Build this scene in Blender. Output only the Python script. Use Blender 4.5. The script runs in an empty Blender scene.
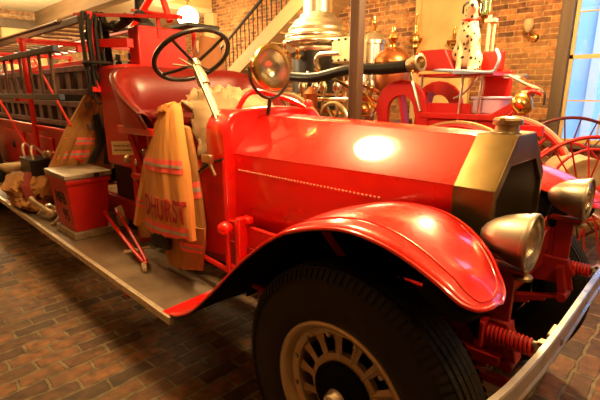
import bpy, bmesh, math, random
from math import sin, cos, pi, radians as R
from mathutils import Vector, Matrix
random.seed(7)
S = bpy.context.scene
COL = S.collection

# ---------------------------------------------------------------- materials
MATS = {}
def mat(name, col, rough=.5, metal=0., noise=None, bump=None, coat=0., emit=None, spec=.5, trans=0., alpha=1., vary=None):
    m = bpy.data.materials.new(name); m.use_nodes = True
    nt = m.node_tree; b = nt.nodes['Principled BSDF']
    b.inputs['Base Color'].default_value = (*col, 1); b.inputs['Roughness'].default_value = rough
    b.inputs['Metallic'].default_value = metal; b.inputs['Coat Weight'].default_value = coat
    b.inputs['Coat Roughness'].default_value = .08
    b.inputs['Specular IOR Level'].default_value = spec
    b.inputs['Transmission Weight'].default_value = trans
    if emit:
        b.inputs['Emission Color'].default_value = (*emit[0], 1); b.inputs['Emission Strength'].default_value = emit[1]
    tc = nt.nodes.new('ShaderNodeTexCoord')
    if noise:      # (scale, second colour, amount threshold lo, hi)
        n = nt.nodes.new('ShaderNodeTexNoise'); n.inputs['Scale'].default_value = noise[0]; n.inputs['Detail'].default_value = 6
        nt.links.new(tc.outputs['Object'], n.inputs['Vector'])
        r = nt.nodes.new('ShaderNodeValToRGB'); r.color_ramp.elements[0].position = noise[2]; r.color_ramp.elements[1].position = noise[3]
        r.color_ramp.elements[0].color = (*col, 1); r.color_ramp.elements[1].color = (*noise[1], 1)
        nt.links.new(n.outputs['Fac'], r.inputs['Fac']); nt.links.new(r.outputs['Color'], b.inputs['Base Color'])
    if vary:
        n = nt.nodes.new('ShaderNodeTexNoise'); n.inputs['Scale'].default_value = vary[0]; n.inputs['Detail'].default_value = 5
        nt.links.new(tc.outputs['Object'], n.inputs['Vector'])
        mr = nt.nodes.new('ShaderNodeMapRange'); mr.inputs['From Min'].default_value = .3; mr.inputs['From Max'].default_value = .7
        mr.inputs['To Min'].default_value = vary[1]; mr.inputs['To Max'].default_value = vary[2]
        nt.links.new(n.outputs['Fac'], mr.inputs['Value']); nt.links.new(mr.outputs['Result'], b.inputs['Roughness'])
    if bump:       # (scale, strength, distance)
        n = nt.nodes.new('ShaderNodeTexNoise'); n.inputs['Scale'].default_value = bump[0]; n.inputs['Detail'].default_value = 4
        nt.links.new(tc.outputs['Object'], n.inputs['Vector'])
        bp = nt.nodes.new('ShaderNodeBump'); bp.inputs['Strength'].default_value = bump[1]; bp.inputs['Distance'].default_value = bump[2]
        nt.links.new(n.outputs['Fac'], bp.inputs['Height']); nt.links.new(bp.outputs['Normal'], b.inputs['Normal'])
    MATS[name] = m
    return m

def brick_mat(name, c1, c2, mortar, bw, bh, ms, rot, bumpd=.006, dirt=None, swap=None, rough=.85, offs=(0, 0, 0), warp=.28):
    m = bpy.data.materials.new(name); m.use_nodes = True
    nt = m.node_tree; b = nt.nodes['Principled BSDF']; b.inputs['Roughness'].default_value = rough
    L = nt.links.new
    tc = nt.nodes.new('ShaderNodeTexCoord'); mp = nt.nodes.new('ShaderNodeMapping')
    mp.inputs['Rotation'].default_value = rot; mp.inputs['Location'].default_value = offs
    L(tc.outputs['Object'], mp.inputs['Vector'])
    wn = nt.nodes.new('ShaderNodeTexNoise'); wn.inputs['Scale'].default_value = 9; wn.inputs['Detail'].default_value = 3
    L(mp.outputs['Vector'], wn.inputs['Vector'])
    vm = nt.nodes.new('ShaderNodeVectorMath'); vm.operation = 'SCALE'; vm.inputs['Scale'].default_value = bh*warp
    sb = nt.nodes.new('ShaderNodeVectorMath'); sb.operation = 'SUBTRACT'; sb.inputs[1].default_value = (.5, .5, .5)
    L(wn.outputs['Color'], sb.inputs[0]); L(sb.outputs[0], vm.inputs[0])
    ad = nt.nodes.new('ShaderNodeVectorMath'); L(mp.outputs['Vector'], ad.inputs[0]); L(vm.outputs[0], ad.inputs[1])
    br = nt.nodes.new('ShaderNodeTexBrick')
    br.inputs['Scale'].default_value = 1; br.inputs['Brick Width'].default_value = bw; br.inputs['Row Height'].default_value = bh
    br.inputs['Mortar Size'].default_value = ms; br.inputs['Mortar Smooth'].default_value = .35
    br.inputs['Color1'].default_value = (*c1, 1); br.inputs['Color2'].default_value = (*c2, 1); br.inputs['Mortar'].default_value = (*mortar, 1)
    br.inputs['Bias'].default_value = 0
    L(ad.outputs[0], br.inputs['Vector'])
    n2 = nt.nodes.new('ShaderNodeTexNoise'); n2.inputs['Scale'].default_value = 14; n2.inputs['Detail'].default_value = 8
    L(mp.outputs['Vector'], n2.inputs['Vector'])
    n3 = nt.nodes.new('ShaderNodeTexNoise'); n3.inputs['Scale'].default_value = 1.6; n3.inputs['Detail'].default_value = 4
    L(mp.outputs['Vector'], n3.inputs['Vector'])
    mx = nt.nodes.new('ShaderNodeMix'); mx.data_type = 'RGBA'; mx.blend_type = 'MULTIPLY'; mx.inputs['Factor'].default_value = .8
    cr = nt.nodes.new('ShaderNodeValToRGB'); cr.color_ramp.elements[0].position = .3; cr.color_ramp.elements[1].position = .68
    cr.color_ramp.elements[0].color = (.25, .23, .2, 1); cr.color_ramp.elements[1].color = (1.5, 1.45, 1.35, 1)
    L(n2.outputs['Fac'], cr.inputs['Fac']); L(br.outputs['Color'], mx.inputs['A']); L(cr.outputs['Color'], mx.inputs['B'])
    mx2 = nt.nodes.new('ShaderNodeMix'); mx2.data_type = 'RGBA'
    c3 = nt.nodes.new('ShaderNodeValToRGB'); c3.color_ramp.elements[0].position = .46; c3.color_ramp.elements[1].position = .70
    c3.color_ramp.elements[0].color = (0, 0, 0, 1); c3.color_ramp.elements[1].color = (.5, .5, .5, 1)
    L(n3.outputs['Fac'], c3.inputs['Fac']); L(c3.outputs['Color'], mx2.inputs['Factor'])
    L(mx.outputs['Result'], mx2.inputs['A']); mx2.inputs['B'].default_value = (*(dirt or mortar), 1)
    L(mx2.outputs['Result'], b.inputs['Base Color'])
    bp = nt.nodes.new('ShaderNodeBump'); bp.inputs['Strength'].default_value = 1; bp.inputs['Distance'].default_value = bumpd
    mth = nt.nodes.new('ShaderNodeMath'); mth.operation = 'MULTIPLY_ADD'; mth.inputs[1].default_value = -1
    L(br.outputs['Fac'], mth.inputs[0]); L(n2.outputs['Fac'], mth.inputs[2]); L(mth.outputs[0], bp.inputs['Height'])
    L(bp.outputs['Normal'], b.inputs['Normal'])
    MATS[name] = m
    return m

def wood_mat(name, c1, c2, axis, scale=12, rough=.6, boards=None):
    m = bpy.data.materials.new(name); m.use_nodes = True
    nt = m.node_tree; b = nt.nodes['Principled BSDF']; b.inputs['Roughness'].default_value = rough; L = nt.links.new
    tc = nt.nodes.new('ShaderNodeTexCoord'); mp = nt.nodes.new('ShaderNodeMapping')
    sc = [scale]*3; sc[axis] = scale*.07; mp.inputs['Scale'].default_value = sc
    L(tc.outputs['Object'], mp.inputs['Vector'])
    n = nt.nodes.new('ShaderNodeTexNoise'); n.inputs['Scale'].default_value = 1; n.inputs['Detail'].default_value = 6
    L(mp.outputs['Vector'], n.inputs['Vector'])
    r = nt.nodes.new('ShaderNodeValToRGB'); r.color_ramp.elements[0].position = .3; r.color_ramp.elements[1].position = .7
    r.color_ramp.elements[0].color = (*c1, 1); r.color_ramp.elements[1].color = (*c2, 1)
    L(n.outputs['Fac'], r.inputs['Fac']); L(r.outputs['Color'], b.inputs['Base Color'])
    if boards:
        ax, pitch = boards
        sp = nt.nodes.new('ShaderNodeSeparateXYZ'); L(tc.outputs['Object'], sp.inputs[0])
        m1 = nt.nodes.new('ShaderNodeMath'); m1.operation = 'MULTIPLY'; m1.inputs[1].default_value = 1/pitch; L(sp.outputs[ax], m1.inputs[0])
        m2 = nt.nodes.new('ShaderNodeMath'); m2.operation = 'FRACT'; L(m1.outputs[0], m2.inputs[0])
        m3 = nt.nodes.new('ShaderNodeMath'); m3.operation = 'LESS_THAN'; m3.inputs[1].default_value = .1; L(m2.outputs[0], m3.inputs[0])
        mx = nt.nodes.new('ShaderNodeMix'); mx.data_type = 'RGBA'; L(m3.outputs[0], mx.inputs['Factor']); L(r.outputs['Color'], mx.inputs['A'])
        mx.inputs['B'].default_value = (*[v*.45 for v in c1], 1); L(mx.outputs['Result'], b.inputs['Base Color'])
    MATS[name] = m
    return m

RED = mat('red_enamel', (.76, .007, .004), .35, coat=1., bump=(35, .12, .004), vary=(3, .24, .42))
REDT = mat('satin_red_paint', (.50, .007, .004), .42, coat=.25, bump=(25, .15, .003))
CRIMD = mat('dark_crimson_paint', (.27, .008, .008), .42)
RED2 = mat('dull_red_paint', (.52, .008, .004), .45, noise=(9, (.38, .008, .004), .5, .75), bump=(20, .2, .004))
REDB = mat('bright_red_paint', (.68, .012, .006), .4)
CRIM = mat('crimson_paint', (.50, .012, .012), .4)
LEATH = mat('red_leather', (.16, .006, .004), .30, bump=(60, .2, .002))
BRASS = mat('aged_brass', (.19, .13, .045), .5, .85, noise=(5, (.11, .075, .028), .4, .75), vary=(4, .28, .5))
BRASSB = mat('polished_brass', (.85, .56, .2), .2, 1.)
NICK = mat('nickel', (.84, .80, .70), .27, 1.)
DNICK = mat('satin_nickel', (.52, .43, .27), .38, 1., vary=(8, .3, .48))
WORN = mat('worn_nickel', (.46, .40, .29), .5, .8)
LAMPN = mat('dull_nickel', (.47, .43, .34), .40, 1., vary=(8, .36, .52))
STEEL = mat('steel', (.55, .53, .5), .3, 1., noise=(6, (.3, .28, .25), .4, .8))
BUMP = mat('bumper_steel', (.55, .55, .58), .32, .85, vary=(7, .22, .5), noise=(12, (.36, .35, .34), .5, .8))
COPPER = mat('copper', (.60, .22, .09), .32, 1.)
BLACK = mat('black_paint', (.008, .007, .006), .4)
UNDER = mat('matt_black_undercoat', (.004, .0035, .003), .85, spec=.12)
RUB = mat('tyre_rubber', (.010, .0085, .0055), .6, noise=(6, (.020, .016, .009), .45, .8), bump=(50, .3, .002), spec=.3)
DARK = mat('dark_iron', (.015, .012, .01), .6, .2)
HOSE = mat('black_hose_rubber', (.006, .006, .006), .38, spec=.35, bump=(50, .5, .003))
ROPE = mat('dark_rope', (.012, .009, .006), .8, bump=(80, .6, .006))
TAN = mat('tan_turnout_cloth', (.60, .245, .055), .88, noise=(4, (.52, .23, .045), .45, .75), bump=(160, .35, .002))
TAN2 = mat('ochre_turnout_cloth', (.36, .16, .035), .9, noise=(5, (.24, .10, .02), .45, .75), bump=(120, .35, .003))
FLUO = mat('fluorescent_red_tape', (.88, .11, .08), .6)
SILV = mat('silver_reflective_tape', (.42, .36, .26), .45, .2)
TEXT = mat('red_lettering', (.34, .012, .008), .7)
BLKTXT = mat('black_lettering', (.02, .012, .01), .7)
CREAM = mat('cream_cloth', (.50, .37, .21), .9, noise=(6, (.36, .25, .13), .45, .75), bump=(60, .4, .004))
CARD = mat('cream_card', (.85, .74, .48), .8)
DARKCL = mat('dark_cloth', (.02, .022, .024), .9)
TREAD = mat('running_board_plate', (.26, .19, .12), .42, .4, noise=(4, (.13, .085, .055), .42, .75), vary=(7, .35, .65), bump=(40, .3, .003))
ALU = mat('worn_aluminium', (.66, .58, .44), .4, .5, noise=(18, (.30, .24, .17), .5, .8))
ZINC = mat('zinc_lid', (.42, .36, .27), .5, .5, noise=(12, (.25, .2, .14), .45, .75))
BLUEM = mat('blue_grey_paint', (.06, .09, .16), .45, noise=(9, (.03, .04, .06), .4, .7))
LWOOD = wood_mat('dark_ladder_wood', (.075, .035, .018), (.17, .085, .045), 0)
LVIO = mat('truss_paint', (.16, .115, .13), .5, noise=(12, (.08, .055, .065), .4, .7))
GLASS = mat('lamp_glass', (.95, .92, .85), .03, 0, trans=1.)
WGL = mat('window_glass', (.9, .95, 1), .02, 0, trans=1.)
TRIMW = mat('cream_trim', (.52, .40, .2), .6)
CASE = wood_mat('dark_brown_casing', (.07, .043, .022), (.12, .075, .035), 2)
POST = wood_mat('brown_post', (.045, .019, .007), (.085, .038, .014), 2)
BEAM = wood_mat('brown_beam', (.13, .075, .03), (.22, .13, .055), 0)
CEIL = wood_mat('ceiling_boards', (.66, .56, .34), (.78, .68, .45), 1, boards=(0, .09))
PLAS = mat('cream_plaster', (.68, .48, .2), .8, noise=(3, (.60, .40, .15), .45, .7))
STAIRP = mat('tan_stair_paint', (.46, .31, .15), .6)
IRON = mat('black_iron', (.02, .014, .01), .5)
WHT = mat('white_paint', (.75, .72, .66), .5)
SKYB = mat('pale_blue_paint', (.25, .45, .8), .4)
LAV = mat('lavender_plastic', (.52, .45, .72), .5)
FURW = mat('cream_fur', (.72, .55, .33), .9)
FURB = mat('dark_fur', (.03, .02, .015), .9)
COPPB = mat('brown_leather_coat', (.26, .10, .03), .8, bump=(40, .4, .004))
FLOORM = brick_mat('floor_brick', (.24, .105, .036), (.055, .028, .013), (.19, .155, .085), .245, .120, .012, (0, 0, R(90)), .012, (.10, .072, .034), rough=.68, warp=.38)
WALLM = brick_mat('wall_brick', (.50, .20, .06), (.12, .045, .022), (.45, .29, .13), .205, .067, .008, (R(90), 0, 0), .006, (.42, .24, .09))
WALLX = brick_mat('wall_brick_end', (.45, .26, .11), (.28, .14, .06), (.46, .33, .17), .22, .078, .009, (R(90), 0, R(90)), .006, (.48, .33, .16))

# ---------------------------------------------------------------- mesh tools
def nb(): return bmesh.new()
def P(*a): return Vector(a)

def rootloc(p):
    v = Vector((0, 0, 0))
    while p is not None: v += p.location; p = p.parent
    return v

def obj(name, bm, m, parent=None, smooth=True, bevel=0, sub=0, label=None, solid=0, auto=40):
    """mesh built in world metres; stored relative to its parent's base"""
    off = rootloc(parent)
    if off.length > 0: bmesh.ops.translate(bm, verts=bm.verts, vec=-off)
    if solid == 0: bmesh.ops.recalc_face_normals(bm, faces=bm.faces)
    me = bpy.data.meshes.new(name); bm.to_mesh(me); bm.free()
    for mm in (m if isinstance(m, (list, tuple)) else [m]): me.materials.append(mm)
    o = bpy.data.objects.new(name, me); COL.objects.link(o)
    if parent: o.parent = parent
    if smooth:
        for p in me.polygons: p.use_smooth = True
        try: me.set_sharp_from_angle(angle=R(auto))
        except Exception: pass
    if solid:
        md = o.modifiers.new('s', 'SOLIDIFY'); md.thickness = solid; md.offset = 0
    if bevel:
        md = o.modifiers.new('b', 'BEVEL'); md.width = bevel; md.segments = 2; md.limit_method = 'ANGLE'; md.angle_limit = R(35)
    if sub:
        md = o.modifiers.new('d', 'SUBSURF'); md.levels = sub; md.render_levels = sub
    if label: o['label'] = label
    return o

def tag(o, label, cat, group=None, kind=None):
    o['label'] = label; o['category'] = cat
    if group: o['group'] = group
    if kind: o['kind'] = kind
    return o

def thing(name, loc, label, cat, group=None):
    e = bpy.data.objects.new(name, None); COL.objects.link(e); e.location = loc; e.empty_display_size = .1
    return tag(e, label, cat, group)

def struct(name, bm, m, **k):
    o = obj(name, bm, m, **k); o['kind'] = 'structure'; return o

def box(bm, x0, x1, y0, y1, z0, z1, M=None):
    vs = [bm.verts.new((x, y, z)) for x in (x0, x1) for y in (y0, y1) for z in (z0, z1)]
    for f in ((0, 1, 3, 2), (4, 6, 7, 5), (0, 4, 5, 1), (2, 3, 7, 6), (0, 2, 6, 4), (1, 5, 7, 3)):
        bm.faces.new([vs[i] for i in f])
    if M is not None:
        for v in vs: v.co = M @ v.co
    return vs

def bar(bm, a, b, w, h=None, up=(0, 0, 1)):
    """rectangular bar from a to b"""
    a = Vector(a); b = Vector(b); h = h or w; d = (b-a).normalized(); u = Vector(up)
    s = d.cross(u)
    if s.length < 1e-4: s = d.cross(Vector((1, 0, 0)))
    s.normalize(); t = s.cross(d).normalized()
    vs = [bm.verts.new(p + s*i*w/2 + t*j*h/2) for p in (a, b) for i in (-1, 1) for j in (-1, 1)]
    for f in ((0, 1, 3, 2), (4, 6, 7, 5), (0, 4, 5, 1), (2, 3, 7, 6), (0, 2, 6, 4), (1, 5, 7, 3)):
        bm.faces.new([vs[i] for i in f])

def smoothpts(pts, n=6):
    pts = [Vector(p) for p in pts]
    if len(pts) < 3: return pts
    out = []
    for i in range(len(pts)-1):
        p0 = pts[max(i-1, 0)]; p1 = pts[i]; p2 = pts[i+1]; p3 = pts[min(i+2, len(pts)-1)]
        for k in range(n):
            t = k/n
            out.append(.5*((2*p1)+(p2-p0)*t+(2*p0-5*p1+4*p2-p3)*t*t+(3*p1-p0-3*p2+p3)*t**3))
    out.append(pts[-1]); return out

def tube(bm, pts, r, seg=8, closed=False, cap=True):
    pts = [Vector(p) for p in pts]; n = len(pts)
    rr = r if isinstance(r, (list, tuple)) else [r]*n
    rings = []; prev = None
    for i, p in enumerate(pts):
        if closed: d = (pts[(i+1) % n]-pts[i-1]).normalized()
        else: d = (pts[min(i+1, n-1)]-pts[max(i-1, 0)]).normalized()
        if prev is None:
            s = d.cross(Vector((0, 0, 1)))
            if s.length < 1e-3: s = d.cross(Vector((1, 0, 0)))
        else:
            s = prev - d*prev.dot(d)
        s.normalize(); prev = s; t = d.cross(s)
        rings.append([bm.verts.new(p+(s*cos(2*pi*k/seg)+t*sin(2*pi*k/seg))*rr[i]) for k in range(seg)])
    m = n if closed else n-1
    for i in range(m):
        a = rings[i]; b = rings[(i+1) % n]
        for k in range(seg): bm.faces.new((a[k], a[(k+1) % seg], b[(k+1) % seg], b[k]))
    if cap and not closed:
        bm.faces.new(rings[0][::-1]); bm.faces.new(rings[-1])

def lathe(bm, prof, o, axis=(0, 0, 1), seg=32, cap=True):
    """prof: list of (radius, along axis)"""
    o = Vector(o); d = Vector(axis).normalized()
    s = d.cross(Vector((0, 0, 1)))
    if s.length < 1e-3: s = Vector((1, 0, 0))
    s.normalize(); t = d.cross(s)
    rings = []
    for r, h in prof:
        if r < 1e-5: rings.append([bm.verts.new(o+d*h)])
        else: rings.append([bm.verts.new(o+d*h+(s*cos(2*pi*k/seg)+t*sin(2*pi*k/seg))*r) for k in range(seg)])
    for a, b in zip(rings, rings[1:]):
        for k in range(seg):
            k2 = (k+1) % seg
            if len(a) == 1 and len(b) == 1: continue
            if len(a) == 1: bm.faces.new((a[0], b[k2], b[k]))
            elif len(b) == 1: bm.faces.new((a[k], a[k2], b[0]))
            else: bm.faces.new((a[k], a[k2], b[k2], b[k]))
    if cap:
        if len(rings[0]) > 1: bm.faces.new(rings[0][::-1])
        if len(rings[-1]) > 1: bm.faces.new(rings[-1])

def ring(c, r, axis, n=40, a0=0, a1=2*pi):
    c = Vector(c); d = Vector(axis).normalized(); s = d.cross(Vector((0, 0, 1)))
    if s.length < 1e-3: s = Vector((1, 0, 0))
    s.normalize(); t = d.cross(s); full = abs(a1-a0-2*pi) < 1e-6
    return [c+(s*cos(a0+(a1-a0)*k/(n if full else n-1))+t*sin(a0+(a1-a0)*k/(n if full else n-1)))*r for k in range(n)]

def prism(bm, pts, axis, a, b):
    """pts: 2D outline, extruded along axis (0,1,2) from a to b"""
    def mk(p, v):
        q = list(p); q.insert(axis, v); return q
    A = [bm.verts.new(mk(p, a)) for p in pts]; B = [bm.verts.new(mk(p, b)) for p in pts]
    n = len(pts)
    bm.faces.new(A); bm.faces.new(B[::-1])
    for i in range(n): bm.faces.new((A[i], B[i], B[(i+1) % n], A[(i+1) % n]))

def grid(bm, rows, closed=False):
    V = [[bm.verts.new(p) for p in r] for r in rows]
    for a, b in zip(V, V[1:]):
        n = len(a)
        for k in range(n if closed else n-1):
            bm.faces.new((a[k], a[(k+1) % n], b[(k+1) % n], b[k]))
    return V

def single(name, fn, m, label, cat, group=None, **k):
    bm = nb(); fn(bm); return tag(obj(name, bm, m, **k), label, cat, group)

def part(name, fn, m, parent, **k):
    bm = nb(); fn(bm); return obj(name, bm, m, parent, **k)

def link_copy(o, parent=None, delta=None):
    c = o.copy(); COL.objects.link(c)
    if parent: c.parent = parent
    if delta is not None: c.location = o.location + Vector(delta)
    return c

def text_mesh(s, size, extr=0.0):
    cu = bpy.data.curves.new('lettering', 'FONT'); cu.body = s; cu.size = size; cu.extrude = extr; cu.offset = size*.022
    cu.align_x = 'CENTER'; cu.align_y = 'CENTER'
    o = bpy.data.objects.new('lettering', cu); COL.objects.link(o)
    dg = bpy.context.evaluated_depsgraph_get(); dg.update()
    me = bpy.data.meshes.new_from_object(o.evaluated_get(dg))
    bpy.data.objects.remove(o); bm = nb(); bm.from_mesh(me); bpy.data.meshes.remove(me)
    return bm

# ---------------------------------------------------------------- the room
def room():
    bm = nb(); box(bm, -11.2, 4, -4, 6.2, -.1, 0); struct('floor', bm, FLOORM, smooth=False)
    bm = nb(); box(bm, -11.2, 4, -4, 3.0, 3.3, 3.4); box(bm, -11.2, -8.6, 3.0, 6.2, 3.3, 3.4); box(bm, -8.6, 4, 3, 4.6, 3.3, 3.4); box(bm, -4.5, 4, 4.6, 6.2, 3.3, 3.4)
    struct('ceiling', bm, CEIL, smooth=False)
    # back wall with window openings
    bm = nb()
    W = [(-1.40, -.2), (.75, 1.95)]
    xs = [-11.2, W[0][0], W[0][1], W[1][0], W[1][1], 4]
    for i in range(5):
        if i in (1, 3):
            box(bm, xs[i], xs[i+1], 6, 6.25, 0, 1.0); box(bm, xs[i], xs[i+1], 6, 6.25, 3.0, 5.2)
        else: box(bm, xs[i], xs[i+1], 6, 6.25, 0, 5.2)
    struct('wall_back', bm, WALLM, smooth=False)
    bm = nb(); box(bm, -11.4, -11.2, -4, 2.4, 0, 3.4); box(bm, -11.4, -11.2, 3.3, 6.2, 0, 3.4)
    box(bm, -11.4, -11.2, 2.4, 3.3, 0, 1.6); box(bm, -11.4, -11.2, 2.4, 3.3, 2.95, 3.4)
    struct('wall_left', bm, WALLX, smooth=False)
    bm = nb(); box(bm, 4, 4.2, -4, 6.2, 0, 3.4); struct('wall_right', bm, WALLX, smooth=False)
    bm = nb(); box(bm, -11.2, 4, -4.2, -4, 0, 3.4); struct('wall_front', bm, WALLM, smooth=False)
    # upper walls of the open stairwell
    bm = nb(); box(bm, -8.7, -8.6, 4.6, 6, 3.4, 5.2); box(bm, -4.5, -4.4, 4.6, 6, 3.4, 5.2); box(bm, -8.7, -4.4, 4.5, 4.6, 3.4, 5.2)
    box(bm, -8.7, -4.4, 4.5, 6.2, 5.2, 5.3)
    struct('wall_stairwell', bm, PLAS, smooth=False)
    # right-hand windows; the second, out of view, is added to light the bumper
    for n, (a, b) in enumerate(W):
        bm = nb()
        box(bm, a-.13, a, 5.93, 6.02, .95, 3.12); box(bm, b, b+.13, 5.93, 6.02, .95, 3.12); box(bm, a-.13, b+.13, 5.93, 6.02, 3.0, 3.14)
        w = struct('window_%d' % (n+1), bm, CASE, smooth=False)
        bm = nb(); box(bm, a-.16, b+.16, 5.86, 6.2, .95, 1.0); obj('window_sill', bm, CASE, w)
        bm = nb(); fw = .035
        box(bm, a, a+fw, 6.04, 6.09, 1, 3); box(bm, b-fw, b, 6.04, 6.09, 1, 3)
        for z in (1.0, 2.0-.02, 2.96): box(bm, a, b, 6.04, 6.09, z, z+.045)
        for z in (1.5, 2.5): box(bm, a, b, 6.05, 6.08, z-.008, z+.008)
        for i in (1, 2): x = a+(b-a)*i/3; box(bm, x-.009, x+.009, 6.05, 6.08, 1, 3)
        obj('window_frame', bm, TRIMG, w, smooth=False)
        bm = nb(); box(bm, a+.02, b-.02, 6.064, 6.068, 1.02, 2.98); obj('pane', bm, WGL, w, smooth=False)
    # left end window
    bm = nb(); box(bm, -11.2, -11.1, 2.28, 2.42, 1.5, 3.1); box(bm, -11.2, -11.1, 3.26, 3.42, 1.5, 3.1); box(bm, -11.2, -11.1, 2.28, 3.42, 2.93, 3.1)
    w = struct('window_3', bm, CASE, smooth=False)
    bm = nb(); box(bm, -11.32, -11.26, 2.4, 3.3, 1.6, 2.95); obj('blind', bm, PLAS, w, smooth=False)
    # beam and its post
    bm = nb(); box(bm, -11.2, 4, 3.13, 3.35, 3.0, 3.3); o = struct('trim_1', bm, BEAM, bevel=.01); o['label'] = 'brown ceiling beam running the length of the hall'
    bm = nb(); box(bm, -2.49, -2.39, 3.19, 3.29, 0, 3.0); o = struct('trim_2', bm, POST, bevel=.012); o['label'] = 'square brown wooden post between the two fire engines'
    # cream panel on the back wall and cream vertical board by stairs
    bm = nb(); box(bm, -3.42, -2.55, 5.94, 6.0, 0, 3.3); box(bm, -3.42, -3.34, 5.92, 5.94, 0, 3.3); box(bm, -2.62, -2.55, 5.92, 5.94, 0, 3.3)
    struct('trim_3', bm, PLAS, smooth=False)
    bm = nb(); box(bm, -8.78, -8.42, 5.9, 6.0, 0, 3.3); struct('trim_4', bm, TRIMW, smooth=False)
    bm = nb(); box(bm, -11.2, -1.6, 5.95, 6, 0, .18); struct('baseboard_back', bm, CASE, smooth=False)
TRIMG = mat('golden_window_sash', (.62, .42, .14), .5)
room()

def outside():
    t = thing('clapboard_house', (1, 11, 0), 'pale blue and white boarded house seen through the window', 'house')
    def wall(bm): box(bm, -6, 8, 11, 11.3, -.5, 6)
    part('wall', wall, mat('outdoor_pale_blue', (.42, .66, .95), .8), t, smooth=False)
    for x in [-4.6+i*.62 for i in range(14)]:
        part('batten', lambda bm: box(bm, x, x+.17, 10.9, 11, -.5, 6), WHT if int(x*10) % 2 else SKYB, t, smooth=False)
    bm = nb(); box(bm, -8, 9, 6.3, 14, -.6, -.5); struct('ground', bm, mat('outdoor_paving', (.5, .5, .48), .9), smooth=False)
outside()

# ---------------------------------------------------------------- staircase (far left, against the back wall)
def stairs():
    t = thing('staircase', (-8.3, 5.55, 0), 'tan painted staircase with thin dark iron balusters against the brick wall', 'staircase')
    def zt(x): return 1.93+(x+6.86)*.575          # nosing line
    y0 = 5.15
    def stringer(bm): prism(bm, [(-9.0, zt(-9.0)+.10), (-4.6, zt(-4.6)+.10), (-4.6, zt(-4.6)-.17), (-9.0, zt(-9.0)-.17)], 1, y0-.05, y0)
    part('stringer', stringer, STAIRP, t, smooth=False)
    part('soffit', lambda bm: prism(bm, [(-9.0, zt(-9.0)-.14), (-4.6, zt(-4.6)-.14), (-4.6, zt(-4.6)-.17), (-9.0, zt(-9.0)-.17)], 1, y0, 6.0), STAIRP, t, smooth=False)
    for i in range(18):
        x = -8.8+i*.235
        part('tread', lambda bm: (box(bm, x, x+.28, y0, 6, zt(x)-.03, zt(x)+.01), box(bm, x+.235, x+.25, y0, 6, zt(x), zt(x)+.13)), STAIRP, t, smooth=False)
    part('handrail', lambda bm: tube(bm, [(-9.0, y0-.03, zt(-9.0)+.62), (-4.7, y0-.03, zt(-4.7)+.62)], .028, 8), IRON, t)
    bm = nb(); tube(bm, [(-9.0, y0-.03, zt(-9.0)+.02), (-9.0, y0-.03, zt(-9.0)+.60)], .011, 6)
    b0 = obj('baluster', bm, IRON, t)
    for i in range(1, 36):
        link_copy(b0, t, (i*.12, 0, i*.12*.575))
    part('newel', lambda bm: box(bm, -9.12, -9.04, y0-.07, y0+.01, 0, zt(-9)+.75), STAIRP, t, smooth=False)
stairs()

# ---------------------------------------------------------------- main truck
YC = 1.85
def mirror(p): return (p[0], 2*YC-p[1], p[2])
T = thing('fire_engine', (-4, YC, 0), 'red antique motor fire engine with brass radiator and long hood, filling the foreground', 'fire engine')

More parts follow.
